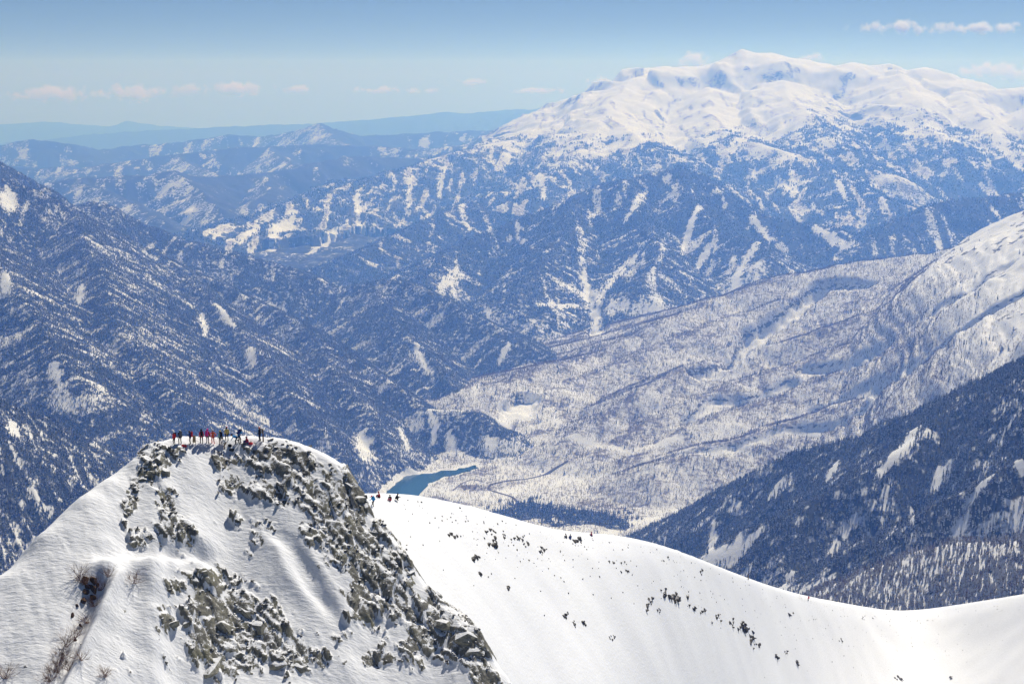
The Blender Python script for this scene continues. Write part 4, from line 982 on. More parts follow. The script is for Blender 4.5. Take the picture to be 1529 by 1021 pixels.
# ---------------------------------------------------------------- leafless shrubs on the left of the peak
def shrub_mat():
    b = NB("shrub_twigs"); oi = b.n("ShaderNodeObjectInfo")
    return b.fin(b.mix(oi.outputs["Random"], (0.16, 0.085, 0.055), (0.24, 0.15, 0.11)), .9, .1)
M_SHRUB = shrub_mat()
def twig_mesh(name, seed, n, mat, parent, size):
    rs = random.Random(seed); vs, fs = [], []
    def blade(a, b, w0, w1):
        a, b = Vector(a), Vector(b); d = (b - a).normalized(); s = d.cross(Vector((rs.uniform(-1, 1), rs.uniform(-1, 1), rs.uniform(-1, 1)))).normalized(); t = d.cross(s)
        o = len(vs)
        for p, w in ((a, w0), (b, w1)):
            for k in range(3):
                q = p + (s * math.cos(k * 2.094) + t * math.sin(k * 2.094)) * w; vs.append(tuple(q))
        for k in range(3):
            m = (k + 1) % 3; fs.extend([(o + k, o + m, o + 3 + m), (o + k, o + 3 + m, o + 3 + k)])
    for k in range(n):
        a = rs.uniform(0, 6.28); e = rs.uniform(.25, 1.3); L = size * rs.uniform(.5, 1)
        p0 = Vector((rs.uniform(-.15, .15) * size, rs.uniform(-.15, .15) * size, -.05)); d = Vector((math.cos(a) * math.cos(e), math.sin(a) * math.cos(e), math.sin(e)))
        p1 = p0 + d * L * .55; blade(p0, p1, .02, .013)
        for q in range(4):
            d2 = (d + Vector((rs.uniform(-.6, .6), rs.uniform(-.6, .6), rs.uniform(-.2, .5)))).normalized()
            p2 = p1 + d2 * L * rs.uniform(.3, .55); blade(p1, p2, .012, .006)
            p3 = p2 + (d2 + Vector((rs.uniform(-.5, .5), rs.uniform(-.5, .5), rs.uniform(-.2, .4)))).normalized() * L * .25; blade(p2, p3, .008, .004)
    return mesh_from(name, vs, fs, mat, parent=parent, smooth=False)
SHRUBS = [(118, 862, 1.6), (126, 872, 1.3), (160, 862, 1.2), (150, 880, 1.2), (200, 870, 1.3), (110, 952, 1.5), (98, 965, 1.6), (92, 985, 1.6), (84, 1002, 1.7), (104, 1000, 1.5), (140, 905, 1.2), (132, 930, 1.2), (156, 1008, 1.2), (8, 1012, 1.5), (75, 1016, 1.5), (120, 985, 1.2)]
base_shrub = None
for k, (px, py, s) in enumerate(SHRUBS):
    h = peak_hit(px, py)
    if h is None: continue
    e = bpy.data.objects.new("leafless_shrub", None); COL.objects.link(e); e.location = (h[0], h[1], h[2] - .05); e.empty_display_size = .1
    twig_mesh("branch", 700 + k, 26, M_SHRUB, e, s * 1.15)
    tag(e, "leafless brown shrub just under the snow lip above the bare earth" if py < 890 else "leafless brown shrub in the long gully below the bare earth", "shrub", "brown shrubs in the snow gully")
# frozen earth and roots exposed in the gully under the snow lip
def earth_mat():
    b = NB("brown_earth"); n = b.noise(b.pos(), 4.0, 5, .65); return b.fin(b.mix(n, (0.05, 0.032, 0.022), (0.17, 0.11, 0.075)), .95, .05, n, .2, .8)
M_EARTH = earth_mat()
em = [m.copy() for m in ROCKS[:6]]
for m in em: m.materials.clear(); m.materials.append(M_EARTH)
for k, (px, py, s) in enumerate([(127, 868, .9), (132, 876, 1.0), (128, 886, .9), (124, 896, .7), (140, 870, 1.0), (141, 882, .9), (139, 893, .7), (146, 878, .6), (115, 905, .5), (108, 918, .5), (120, 935, .5), (112, 955, .4)]):
    h = peak_hit(px, py)
    if h:
        o = put_rock(h[0], h[1], h[2], s, peak, rsn, .55, 1.6); o.data = em[k % 6]; o.name = "earth_clod"
# ================================================================ PEOPLE
def flat_mat(name, col, rough=.8, spec=.2, fold=True):
    b = NB(name)
    n = b.noise(b.pos(), 18.0, 3, .6)
    return b.fin(b.mix(n, tuple(c * .75 for c in col), tuple(min(1, c * 1.2) for c in col)), rough, spec, n, .02, .5)
_mats = {}
def cloth(col, name="cloth"):
    k = (name, col)
    if k not in _mats: _mats[k] = flat_mat(name, col)
    return _mats[k]
SKIN = (0.50, 0.30, 0.21); BOOT = (0.03, 0.028, 0.026)

def capsule(bm, a, b, r0, r1, seg=10):
    a, b = Vector(a), Vector(b); d = b - a; L = d.length
    q = d.to_track_quat('Z', 'Y') if L > 1e-6 else Matrix.Identity(3).to_quaternion()
    rings = []
    prof = [(-1.0, 0.02), (-.7, .71), (-.3, .95), (0, 1.0)]
    pts = [(r0 * z, r0 * w) for z, w in prof] + [(L * t, r0 + (r1 - r0) * t) for t in (.33, .66)] + [(L - r1 * z, r1 * w) for z, w in reversed(prof)]
    for z, r in pts:
        rings.append([bm.verts.new(a + q @ Vector((r * math.cos(6.2832 * k / seg), r * math.sin(6.2832 * k / seg), z))) for k in range(seg)])
    for u, v in zip(rings[:-1], rings[1:]):
        for k in range(seg): bm.faces.new((u[k], u[(k + 1) % seg], v[(k + 1) % seg], v[k]))
    bm.faces.new(rings[0][::-1]); bm.faces.new(rings[-1])

def lerp(a, b, t): return tuple(a[i] + (b[i] - a[i]) * t for i in range(3))

def pose_of(kind, rs):
    """joint positions of a figure facing +Y, feet on z = 0"""
    J = {}
    if kind in ("stand", "chest", "akimbo", "bend", "stoop", "climb"):
        lean = {"stand": 2, "chest": 3, "akimbo": 0, "bend": 68, "stoop": 38, "climb": 24}[kind]
        hipz = .90 if kind != "climb" else .86
        J["pel"] = (0, -.16 if kind in ("bend", "stoop") else 0, hipz)
        a = math.radians(lean); up = Vector((0, math.sin(a), math.cos(a)))
        J["chest"] = tuple(Vector(J["pel"]) + up * .36); J["neck"] = tuple(Vector(J["pel"]) + up * .54)
        ha = math.radians(lean * .7 + 6); J["head"] = tuple(Vector(J["neck"]) + Vector((rs.uniform(-.02, .02), math.sin(ha), math.cos(ha))) * .18)
        for s, n in ((-1, "l"), (1, "r")):
            sp = .13 * rs.uniform(.8, 1.3)
            J["hip" + n] = (s * .10, J["pel"][1], hipz - .03)
            J["kne" + n] = (s * (sp + .0), .05 + (0.22 if kind == "climb" and s > 0 else 0), .49 + (.1 if kind == "climb" and s > 0 else 0))
            J["ank" + n] = (s * sp * 1.05, -.03 + (.24 if kind == "climb" and s > 0 else 0), .09 + (.18 if kind == "climb" and s > 0 else 0))
            J["toe" + n] = (J["ank" + n][0] + s * .03, J["ank" + n][1] + .17, J["ank" + n][2] - .045)
            sh = Vector(J["neck"]) - up * .07 + Vector((s * .185, 0, 0)); J["sho" + n] = tuple(sh)
            if kind == "chest":   J["elb" + n] = tuple(sh + Vector((s * .10, .06, -.27))); J["han" + n] = tuple(sh + Vector((-s * .08, .27, -.13 if s > 0 else -.18)))
            elif kind == "akimbo": J["elb" + n] = tuple(sh + Vector((s * .2, -.08, -.22))); J["han" + n] = tuple(sh + Vector((s * .03, .04, -.44)))
            elif kind in ("bend", "stoop"): J["elb" + n] = tuple(sh + Vector((s * .05, .10, -.25))); J["han" + n] = tuple(sh + Vector((s * .0, .24, -.42)))
            elif kind == "climb": J["elb" + n] = tuple(sh + Vector((s * .12, .2, -.1 if s > 0 else -.22))); J["han" + n] = tuple(sh + Vector((s * .06, .42, .1 if s > 0 else -.2)))
            else:                 J["elb" + n] = tuple(sh + Vector((s * .07, -.03, -.29))); J["han" + n] = tuple(sh + Vector((s * .08, .09, -.53)))
    else:   # sit / crouch
        z0 = .16 if kind == "sit" else .34
        J["pel"] = (0, 0, z0); a = math.radians(14 if kind == "sit" else 32); up = Vector((0, math.sin(a), math.cos(a)))
        J["chest"] = tuple(Vector(J["pel"]) + up * .36); J["neck"] = tuple(Vector(J["pel"]) + up * .54); J["head"] = tuple(Vector(J["neck"]) + Vector((0, .05, .17)))
        for s, n in ((-1, "l"), (1, "r")):
            J["hip" + n] = (s * .10, .02, z0 - .01); J["kne" + n] = (s * .17, .40, .46 if kind == "sit" else .50)
            J["ank" + n] = (s * .15, .62 if kind == "sit" else .22, .09); J["toe" + n] = (s * .17, (.80 if kind == "sit" else .40), .06)
            sh = Vector(J["neck"]) - up * .07 + Vector((s * .185, 0, 0)); J["sho" + n] = tuple(sh)
            J["elb" + n] = tuple(sh + Vector((s * .10, .12, -.24))); J["han" + n] = tuple(sh + Vector((s * .0, .36, -.24)))
    return J

def bones_of(J):
    B = [("jacket", J["pel"], J["chest"], .145, .165), ("jacket", J["chest"], lerp(J["chest"], J["neck"], .8), .165, .11),
         ("jacket", J["shol"], J["shor"], .085, .085), ("skin", J["neck"], lerp(J["neck"], J["head"], .7), .058, .056),
         ("skin", lerp(J["neck"], J["head"], .88), lerp(J["neck"], J["head"], 1.35), .086, .100), ("trousers", J["hipl"], J["hipr"], .115, .115)]
    hd = Vector(J["head"]); B.append(("skin", tuple(hd + Vector((0, .085, .0))), tuple(hd + Vector((0, .112, -.03))), .016, .021))
    for s, n in ((-1, "l"), (1, "r")):
        B += [("skin", tuple(hd + Vector((s * .088, -.005, .02))), tuple(hd + Vector((s * .092, -.012, -.025))), .02, .016)]
        B += [("trousers", J["hip" + n], J["kne" + n], .095, .066), ("trousers", J["kne" + n], lerp(J["kne" + n], J["ank" + n], .7), .066, .052),
              ("boot", lerp(J["kne" + n], J["ank" + n], .62), J["ank" + n], .058, .058), ("boot", J["ank" + n], J["toe" + n], .055, .046),
              ("jacket", J["sho" + n], J["elb" + n], .070, .054), ("jacket", J["elb" + n], lerp(J["elb" + n], J["han" + n], .85), .054, .042)]
    return B

def glove(J, n, col, parent):
    """a gloved hand: palm, four unequal curled fingers and a thumb from the side of the palm"""
    s = -1 if n == "l" else 1
    h = Vector(J["han" + n]); d = (h - Vector(J["elb" + n])).normalized(); w0 = h - d * .05
    side = Vector((s, 0, 0)); side = (side - d * side.dot(d)).normalized(); nrm = d.cross(side)
    bm = bmesh.new()
    capsule(bm, w0, h + d * .03, .038, .044, 6)
    for k, L in enumerate((.062, .074, .070, .052)):
        base = h + d * .045 + side * (.033 - .022 * k); mid = base + d * L * .55 - nrm * .012; tip = mid + d * L * .3 - nrm * L * .45
        capsule(bm, base, mid, .012, .011, 5); capsule(bm, mid, tip, .011, .009, 5)
    b0 = h - side * .0 + side * .035 - d * .005; m0 = b0 + side * .028 + d * .028; capsule(bm, b0, m0, .014, .012, 5); capsule(bm, m0, m0 + d * .03 - nrm * .012, .012, .010, 5)
    me = bpy.data.meshes.new("glove"); bm.to_mesh(me); bm.free(); me.materials.append(cloth(col, "glove_fabric"))
    o = bpy.data.objects.new("glove", me); COL.objects.link(o); o.parent = parent
    return o

def ball(name, centre, rad, mat, parent, cut=None, seg=12):
    bm = bmesh.new(); bmesh.ops.create_uvsphere(bm, u_segments=seg, v_segments=8, radius=1)
    for v in bm.verts: v.co = Vector((v.co.x * rad[0], v.co.y * rad[1], v.co.z * rad[2]))
    if cut is not None: bmesh.ops.delete(bm, geom=[v for v in bm.verts if v.co.z < cut], context='VERTS')
    me = bpy.data.meshes.new(name); bm.to_mesh(me); bm.free(); me.materials.append(mat)
    for p in me.polygons: p.use_smooth = True
    o = bpy.data.objects.new(name, me); COL.objects.link(o); o.location = centre; o.parent = parent
    return o

def rounded_box(name, c, size, rot, mat, parent, bev=.05):
    bm = bmesh.new(); bmesh.ops.create_cube(bm, size=1)
    for v in bm.verts: v.co = Vector((v.co.x * size[0] * (1 - .12 * (v.co.z > 0)), v.co.y * size[1], v.co.z * size[2]))
    bmesh.ops.bevel(bm, geom=bm.edges[:], offset=bev, segments=2, profile=.6, affect='EDGES')
    me = bpy.data.meshes.new(name); bm.to_mesh(me); bm.free(); me.materials.append(mat)
    for p in me.polygons: p.use_smooth = True
    o = bpy.data.objects.new(name, me); COL.objects.link(o); o.location = c; o.rotation_euler = rot; o.parent = parent
    return o

def strap(parent, a, b, c, mat):
    bm = bmesh.new(); capsule(bm, a, b, .018, .018, 5); capsule(bm, b, c, .018, .018, 5)
    me = bpy.data.meshes.new("strap"); bm.to_mesh(me); bm.free(); me.materials.append(mat)
    o = bpy.data.objects.new("strap", me); COL.objects.link(o); o.parent = parent; return o

def backpack_on(J, col, parent):
    up = (Vector(J["neck"]) - Vector(J["pel"])).normalized(); back = Vector((0, -up.z, up.y)).normalized()
    c = Vector(J["pel"]) + up * .34 + back * .24
    ang = -math.atan2(up.y, up.z)
    o = rounded_box("backpack", c, (.32, .22, .56), (ang, 0, 0), cloth(col, "pack_fabric"), parent)
    rounded_box("lid", (0, .0, .29), (.30, .22, .12), (0, 0, 0), cloth(tuple(v * .6 for v in col), "pack_fabric"), o, .04)
    for s in (-1, 1): strap(o, (s * .11, .12, .24), (s * .13, .26, .20), (s * .14, .24, -.10), cloth((.03, .03, .03), "webbing"))
    return o

def person(label, loc, face, pose, jacket, trousers, hat, pack=None, hatkind="helmet", boot=BOOT, glv=(.04, .04, .045), hgt=1.0, group="climbers gathered on the summit", seed=0, gaiter=None):
    rs = random.Random(seed + int(abs(loc[0]) * 31))
    J = pose_of(pose, rs); B = bones_of(J)
    bm = bmesh.new()
    for _, a, b, r0, r1 in B: capsule(bm, a, b, r0, r1, 10)
    # shoulders to hips are broader than deep
    me = bpy.data.meshes.new("person"); bm.to_mesh(me); bm.free()
    o = bpy.data.objects.new("person", me); COL.objects.link(o)
    md = o.modifiers.new("remesh", 'REMESH'); md.mode = 'VOXEL'; md.voxel_size = .026; md.use_smooth_shade = True
    sm = o.modifiers.new("smooth", 'SMOOTH'); sm.factor = .5; sm.iterations = 3
    dg = bpy.context.evaluated_depsgraph_get()
    m2 = bpy.data.meshes.new_from_object(o.evaluated_get(dg)); o.modifiers.clear(); o.data = m2; bpy.data.meshes.remove(me); m2.name = "person"
    keys = ["jacket", "trousers", "skin", "boot"]
    for k, c in zip(keys, (jacket, trousers, SKIN, gaiter or boot)): m2.materials.append(cloth(c, "skin" if k == "skin" else "outdoor_" + k))
    n = len(m2.polygons); cen = np.zeros(n * 3); m2.polygons.foreach_get("center", cen); cen = cen.reshape(-1, 3)
    best = np.full(n, 9.0); mi = np.zeros(n, np.int32)
    for tg, a, b, r0, r1 in B:
        a_, b_ = np.array(a), np.array(b); d_ = b_ - a_; t = np.clip(((cen - a_) @ d_) / (d_ @ d_ + 1e-9), 0, 1)
        dd = np.linalg.norm(cen - a_ - t[:, None] * d_, axis=1) - (r0 + (r1 - r0) * t)
        m = dd < best; best[m] = dd[m]; mi[m] = keys.index(tg)
    m2.polygons.foreach_set("material_index", mi); m2.polygons.foreach_set("use_smooth", np.ones(n, bool)); m2.update()
    hd = Vector(J["head"])
    if hatkind == "helmet":
        hl = ball("helmet", hd + Vector((0, -.005, .035)), (.128, .145, .125), cloth(hat, "helmet_shell"), o, cut=-.03)
        rounded_box("goggles", hd + Vector((0, .098, .03)), (.15, .05, .06), (0, 0, 0), cloth((.02, .02, .025), "goggle_lens"), o, .015)
    else:
        ball("knit_hat", hd + Vector((0, -.01, .045)), (.118, .13, .135), cloth(hat, "knit"), o, cut=-.02)
        rounded_box("sunglasses", hd + Vector((0, .094, .028)), (.14, .03, .04), (0, 0, 0), cloth((.02, .02, .025), "goggle_lens"), o, .01)
    ball("hair", hd + Vector((0, -.03, -.02)), (.105, .10, .11), cloth((.02, .016, .014), "hair"), o)
    for nn in ("l", "r"): glove(J, nn, glv, o)
    if pack: backpack_on(J, pack, o)
    o.location = loc; o.rotation_euler = (0, 0, face); o.scale = (hgt, hgt, hgt)
    tag(o, label, "person", group)
    return o

def on_crest(px, back=.6):
    """a standing place on the peak's summit, along the bearing of a pixel column"""
    d = float(np.interp(px, [c[0] for c in CREST], [c[2] for c in CREST])) - back
    a, b, s = ray(px, 657)
    return (a * d, b * d, peak_z(a * d, b * d) - .03)

RED, DRED, PINK, ORNG = (.72, .04, .05), (.45, .03, .05), (.80, .05, .32), (.80, .16, .05)
BLK, NAVY, BLUE, TEAL = (.015, .015, .018), (.03, .05, .20), (.03, .28, .62), (.32, .62, .56)
WHT, YEL, GRY, TAN = (.8, .8, .8), (.75, .55, .15), (.16, .16, .17), (.34, .25, .15)
PI = math.pi
# back to the camera is face = 0 (figures look along +Y), facing it is PI
crew = [
    (260, .9, "stand", PI * .8, RED, BLK, WHT, BLK, "hat", .93, "person in red jacket and pale hat at the edge beside the rock slab"),
    (269, .5, "stand", PI * .2, BLK, BLK, WHT, GRY, "helmet", 1.02, "person in black with white helmet standing between two red jackets"),
    (284, .5, "chest", PI * .55, NAVY, BLK, GRY, RED, "hat", 1.0, "person with red backpack next to the short tan signboard"),
    (301, .4, "stand", PI * .1, RED, BLK, BLK, BLK, "hat", 1.02, "person in red jacket with black backpack and black trousers"),
    (310, .4, "stand", -PI * .05, DRED, GRY, PINK, PINK, "helmet", 1.06, "person with bright pink helmet and pink backpack and grey trousers"),
    (318, .4, "akimbo", PI * .95, ORNG, RED, WHT, None, "hat", 1.04, "person in orange jacket with red gaiters and white hat"),
    (329, .5, "stand", PI * .25, TEAL, BLK, YEL, BLK, "helmet", 1.0, "person in mint green jacket with black backpack"),
    (335, 1.1, "stoop", PI * .6, WHT, TAN, GRY, None, "hat", .98, "person in white jacket stooping beside the heaped packs"),
    (339, .2, "stand", PI * .1, YEL, BLK, DRED, None, "hat", 1.02, "person in yellow jacket with dark red hat behind the stooping figure"),
    (352, .6, "bend", PI * .5, BLUE, BLK, BLK, None, "hat", 1.0, "person in blue jacket bent over the heaped packs"),
    (358, .4, "stoop", -PI * .2, BLUE, BLK, BLK, NAVY, "hat", 1.03, "person in blue jacket with navy backpack and black hat"),
    (370, .6, "sit", PI * .7, DRED, NAVY, (.2, .03, .12), None, "hat", 1.0, "person in dark red jacket sitting on the snow at the summit"),
    (388, .3, "stand", PI * .7, BLK, BLK, ORNG, WHT, "hat", 1.0, "person in black with white backpack beside the brown summit post"),
]
for k, (px, back, pose, face, jk, tr, ht, pk, hk, hg, lb) in enumerate(crew):
    person(lb, on_crest(px, back), face, pose, jk, tr, ht, pk, hk, hgt=hg, seed=k, gaiter=RED if "gaiters" in lb else None)
def at_field(px, py, nudge=0.0):
    h = snow_hit(px, py)
    if h is None:
        d = smooth_line(px, 2); a, b, s = ray(px, py); h = (a * d, b * d, snow_z(a * d, b * d), d)
    return (h[0], h[1], h[2] - .03)
others = [
    ((558, 757), "climb", PI * .45, BLUE, BLK, RED, BLUE, "hat", "person in blue with red hat climbing beside the rocks below the summit"),
    ((567, 743.5), "sit", PI * .5, DRED, BLK, DRED, None, "hat", "person in dark red jacket sitting alone on the col above the pond"),
    ((583, 747.5), "sit", PI * .9, BLK, RED, BLK, None, "hat", "person in black jacket and red trousers sitting on the snow crest"),
    ((591, 747), "crouch", -PI * .4, BLK, BLK, BLK, None, "hat", "person all in black crouching next to the seated red trousers"),
    ((846, 803.5), "sit", PI * .5, GRY, BLK, BLK, None, "hat", "person in grey jacket sitting by the dark stones on the crest"),
    ((852, 804), "sit", PI * .1, NAVY, BLK, BLK, None, "hat", "person in navy jacket sitting by the dark stones on the crest"),
    ((884, 800), "sit", PI * .6, (.55, .08, .09), BLK, (.6, .1, .1), None, "hat", "person in light red top sitting alone on the bare snow crest"),
    ((1118, 847), "stand", PI * .3, TAN, TAN, BLK, None, "hat", "distant person in tan walking along the snow crest"),
    ((1207, 894), "stand", PI * .3, RED, BLK, RED, RED, "hat", "distant person in red standing at the dip of the snow crest"),
]
for k, ((px, py), pose, face, jk, tr, ht, pk, hk, lb) in enumerate(others):
    loc = at_field(px, py)
    person(lb, loc, face, pose, jk, tr, ht, pk, hk, hgt=1.0, group="climbers resting along the snow crest", seed=50 + k)

# packs lying on the snow
for px, back, col, rot, lb in [(275, .9, RED, 1.3, "red backpack lying flat beside the black-clad climber"), (343, .9, BLK, .6, "black backpack lying in the heap on the summit snow"), (346, 1.3, (.05, .05, .03), 1.4, "dark olive backpack lying in the heap on the summit snow"),
                               (374, .7, RED, 1.2, "red backpack lying behind the seated summit climber"), (366, .4, NAVY, .4, "navy backpack standing by the seated summit climber")]:
    e = bpy.data.objects.new("hiking_backpack", None); COL.objects.link(e); e.location = on_crest(px, back); e.empty_display_size = .1
    b_ = rounded_box("pack_body", (0, 0, .15), (.32, .52, .26), (0, 0, rot), cloth(col, "pack_fabric"), e)
    rounded_box("lid", (0, .28, .02), (.30, .14, .22), (0, 0, 0), cloth(tuple(v * .6 for v in col), "pack_fabric"), b_, .04)
    for s in (-1, 1): strap(b_, (s * .1, .2, .12), (s * .12, .0, .19), (s * .12, -.2, .12), cloth((.03, .03, .03), "webbing"))
    tag(e, lb, "backpack", "packs set down on the summit")

# summit post and signboard
def wood_mat(name, a_, b_):
    b = NB(name); n = b.noise(b.pos(6, 6, .8), 3.0, 4, .6); return b.fin(b.mix(n, a_, b_), .85, .15, n, .02, .5)
x, y, z = on_crest(393, .3)
e = bpy.data.objects.new("summit_post", None); COL.objects.link(e); e.location = (x, y, z); e.empty_display_size = .1
rounded_box("post", (0, 0, .72), (.17, .15, 1.75), (0, 0, .2), wood_mat("weathered_post", (.14, .075, .045), (.25, .15, .09)), e, .02)
rounded_box("post_cap", (0, 0, 1.60), (.19, .17, .06), (0, 0, .2), wood_mat("post_top", (.10, .06, .04), (.2, .13, .08)), e, .015)
tag(e, "brown square wooden post standing on the summit snow", "post")
x, y, z = on_crest(290, .5)
e = bpy.data.objects.new("signboard", None); COL.objects.link(e); e.location = (x, y, z); e.empty_display_size = .1
mw = wood_mat("tan_board", (.36, .26, .12), (.50, .38, .2))
rounded_box("board", (0, 0, .66), (.40, .05, .85), (0, .04, .1), mw, e, .012)
for s in (-1, 1): rounded_box("leg", (s * .13, .04, .15), (.06, .06, .75), (0, .04, .1), mw, e, .01)
tag(e, "short tan wooden board standing behind the red backpack climber", "sign")
# ================================================================ valley details
def strip(name, px_path, width, z_off, mat, label, cat):
    pts = [np.array(onfloor(*p)) for p in px_path]
    q = []
    for a, b in zip(pts[:-1], pts[1:]):
        for t in np.linspace(0, 1, 8, endpoint=False): q.append(a * (1 - t) + b * t)
    q = np.array(q + [pts[-1]])
    for _ in range(3): q[1:-1] = (q[:-2] + 2 * q[1:-1] + q[2:]) / 4
    d = np.gradient(q, axis=0); n = np.stack([-d[:, 1], d[:, 0]], 1) / np.linalg.norm(d, axis=1)[:, None]
    def gz(p):
        r = np.hypot(p[:, 0], p[:, 1]); t = np.arctan2(p[:, 0], p[:, 1])
        i = np.clip(np.searchsorted(rr, r), 1, NR - 2); j = np.clip(((t - TH[0]) / TSTEP).astype(int), 1, NT - 2)
        return np.max([H[i + a, j + b] for a in (-1, 0, 1) for b in (-1, 0, 1)], axis=0)
    zz = gz(q) + z_off
    vs, fs = [], []
    for k in range(len(q)):
        for s in (-1, 1): vs.append((q[k, 0] + s * n[k, 0] * width / 2, q[k, 1] + s * n[k, 1] * width / 2, zz[k]))
        if k: fs.append((2 * k - 2, 2 * k - 1, 2 * k + 1, 2 * k))
    o = mesh_from(name, vs, fs, mat); tag(o, label, cat, kind="structure"); return o
def plain(name, a_, b_, sc_=.05):
    b = NB(name); return b.fin(b.mix(b.noise(b.pos(), sc_, 4), a_, b_), .9, .1)
strip("road", [(848, 700), (790, 715), (760, 718), (732, 724), (728, 731), (745, 736), (765, 742), (773, 750), (766, 760), (745, 768)], 9, .5, plain("wet_road", (.09, .08, .085), (.16, .14, .14)), "narrow dark road winding over the snowy valley floor", "road")
strip("path", [(676, 733), (690, 722), (705, 716), (718, 719)], 6, .5, plain("track", (.16, .14, .13), (.24, .21, .2)), "short brown track beside the gravel yard", "path")
strip("gravel_yard", [(689, 729), (700, 727), (712, 728)], 42, .4, plain("gravel", (.20, .17, .15), (.30, .27, .24), .2), "bare brown gravel yard on the valley floor by the pond", "ground")

# ---------------------------------------------------------------- single frosted firs on the dome
if dome is not None:
    dp, dh = dome
    qx_, qy_ = project(dp[:, 0].astype(float), dp[:, 1].astype(float), dp[:, 2].astype(float))
    crest_y = np.interp(qx_, [p[0] for p in SC], [p[1] for p in SC])
    ok = np.nonzero((qx_ > 1180) & (qx_ < 1525) & (qy_ < crest_y - 1) & (qy_ > 805))[0]
    ok = ok[np.argsort(np.hypot(dp[ok, 0], dp[ok, 1]))][:280]
    kinds = []
    for s in range(4):
        rs = random.Random(300 + s)
        v, f, sn = crown_geo(rs, 8, 10, rs.uniform(.15, .2), .1)
        c = mesh_from("crown", v, f, M_FROST, smooth=False, attrs={"snow": sn}, link=False).data
        tv, tf = trunk_geo(); kinds.append((c, mesh_from("trunk", tv, tf, M_BARK, link=False).data))
    rs = random.Random(77)
    for i in ok:
        e = bpy.data.objects.new("fir_tree", None); COL.objects.link(e); e.empty_display_size = .1
        e.location = dp[i] + np.array([rs.uniform(-2, 2), rs.uniform(-2, 2), -.2]); hh = rs.uniform(7.5, 12)
        e.scale = (hh * rs.uniform(.85, 1.1),) * 2 + (hh,); e.rotation_euler = (0, 0, rs.uniform(0, 6.28))
        c, t = rs.choice(kinds)
        for nm, me in (("crown", c), ("trunk", t)):
            o = bpy.data.objects.new(nm, me); COL.objects.link(o); o.parent = e
        tag(e, "frosted fir on the rounded hill just beyond the snowfield dip", "tree", "frosted firs on the rounded hill")

# ---------------------------------------------------------------- clouds far beyond the ranges
def cloud_mat(name, dens):
    m = bpy.data.materials.new(name); m.use_nodes = True; t = m.node_tree; t.nodes.clear()
    N = t.nodes.new; L = t.links.new
    o = N("ShaderNodeOutputMaterial"); v = N("ShaderNodeVolumePrincipled"); v.inputs["Color"].default_value = (1, 1, 1, 1); v.inputs["Anisotropy"].default_value = .25
    tc = N("ShaderNodeTexCoord"); g = N("ShaderNodeNewGeometry")
    ln = N("ShaderNodeVectorMath"); ln.operation = 'LENGTH'; L(tc.outputs["Object"], ln.inputs[0])
    nz = N("ShaderNodeTexNoise"); nz.inputs["Scale"].default_value = 1 / 560.0; nz.inputs["Detail"].default_value = 5; nz.inputs["Roughness"].default_value = .6; L(g.outputs["Position"], nz.inputs["Vector"])
    a = N("ShaderNodeMath"); a.operation = 'MULTIPLY_ADD'; L(nz.outputs[0], a.inputs[0]); a.inputs[1].default_value = 3.6; a.inputs[2].default_value = -1.22
    b = N("ShaderNodeMath"); b.operation = 'SUBTRACT'; L(a.outputs[0], b.inputs[0]); L(ln.outputs["Value"], b.inputs[1])
    c = N("ShaderNodeMapRange"); L(b.outputs[0], c.inputs[0]); c.inputs[1].default_value = -.12; c.inputs[2].default_value = .45; c.inputs[4].default_value = dens
    L(c.outputs[0], v.inputs["Density"]); L(v.outputs[0], o.inputs["Volume"])
    return m
M_CLOUD = cloud_mat("cloud_vapour", .006)
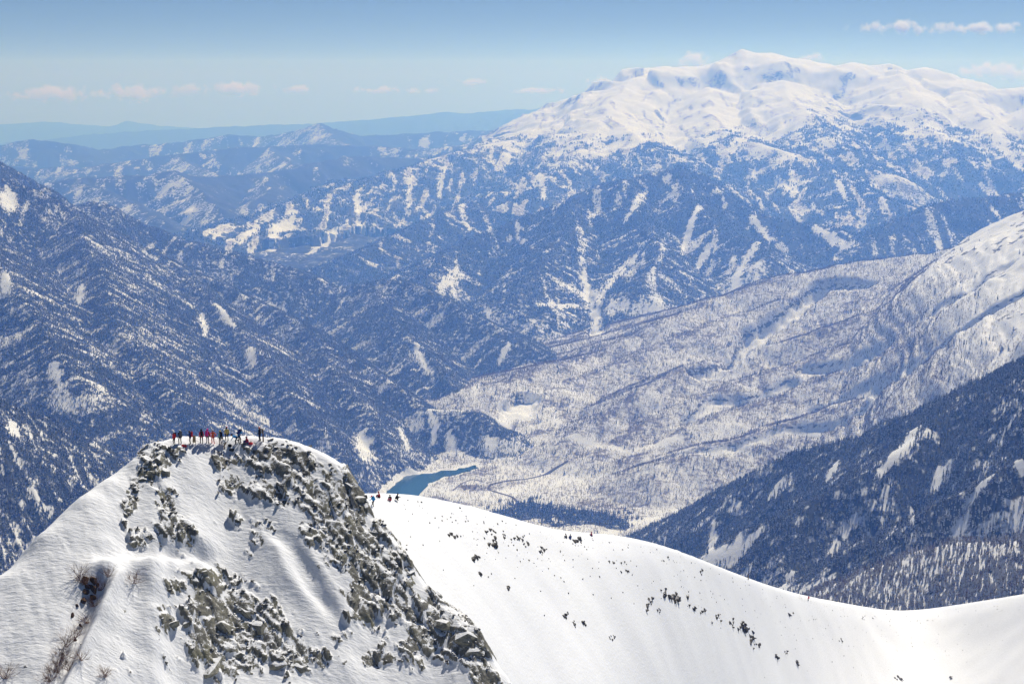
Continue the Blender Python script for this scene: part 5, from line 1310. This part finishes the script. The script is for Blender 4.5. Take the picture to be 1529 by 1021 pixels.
CLOUDS = [(82, 141, 62, 8, "long flat cumulus low over the horizon beyond the blue hills"), (203, 140, 38, 9, "humped cumulus low over the horizon beyond the pointed hill row"), (272, 134, 22, 6, "small puff of cloud between two long horizon clouds"),
          (352, 134, 42, 8, "wide pale cumulus over the far horizon haze"), (445, 133, 20, 5, "small pale cloud above the pointed far hill"), (560, 135, 40, 4, "thin faint cloud streak over the far blue range"), (620, 136, 26, 4, "faint small cloud above the far blue range"),
          (707, 123, 18, 5, "single tiny cloud floating above the other horizon clouds"), (800, 136, 40, 4, "faint long cloud near the snow mountain's long shoulder"), (915, 125, 42, 8, "pale cloud touching the snow mountain's shoulder"),
          (1033, 92, 24, 11, "small white cloud peeping from behind the snow mountain's shoulder"), (1205, 88, 22, 7, "white puff of cloud peeping from behind the main summit"),
          (1345, 41, 62, 8, "bright streak of cloud high above the snow mountain"), (1455, 42, 70, 6, "thin tail of the bright high cloud streak"), (1490, 108, 52, 9, "flat pale cloud above the snow mountain's far shoulder")]
for k, (px, py, w, h, lb) in enumerate(CLOUDS):
    D = 62000.0
    x, y, z = P(px, py, D); sx = w / FPX * D * 1.25; sz = h / FPX * D * 1.5
    bm = bmesh.new(); bmesh.ops.create_icosphere(bm, subdivisions=3, radius=1.25)
    rs = random.Random(k)
    me = bpy.data.meshes.new("cloud"); bm.to_mesh(me); bm.free(); me.materials.append(M_CLOUD)
    o = bpy.data.objects.new("cloud", me); COL.objects.link(o); o.location = (x, y, z); o.scale = (sx, max(sz * 2, 500), sz)
    tag(o, lb, "cloud", "clouds above the horizon")
# ================================================================ the air
def haze_box(x0, x1, y0, y1, z0, z1, density, color, aniso):
    bm = bmesh.new(); bmesh.ops.create_cube(bm, size=1.0)
    for v in bm.verts:
        v.co = ((x0 + x1) / 2 + v.co.x * (x1 - x0), (y0 + y1) / 2 + v.co.y * (y1 - y0), (z0 + z1) / 2 + v.co.z * (z1 - z0))
    me = bpy.data.meshes.new("haze"); bm.to_mesh(me); bm.free()
    m = bpy.data.materials.new("haze_air"); m.use_nodes = True; t = m.node_tree; t.nodes.clear()
    o = t.nodes.new("ShaderNodeOutputMaterial"); v = t.nodes.new("ShaderNodeVolumePrincipled")
    v.inputs["Color"].default_value = (*color, 1); v.inputs["Density"].default_value = density; v.inputs["Absorption Color"].default_value = (1, 1, 1, 1); v.inputs["Anisotropy"].default_value = aniso
    t.links.new(v.outputs[0], o.inputs["Volume"])
    me.materials.append(m)
    ob = bpy.data.objects.new("haze", me); COL.objects.link(ob)
    tag(ob, "pale blue haze filling the valley and veiling the far hills", "haze", kind="stuff")
haze_box(-19000, 19000, -600, 46500, -900, 1640, 1.05e-4, (0.15, 0.35, 1.0), 0.3)
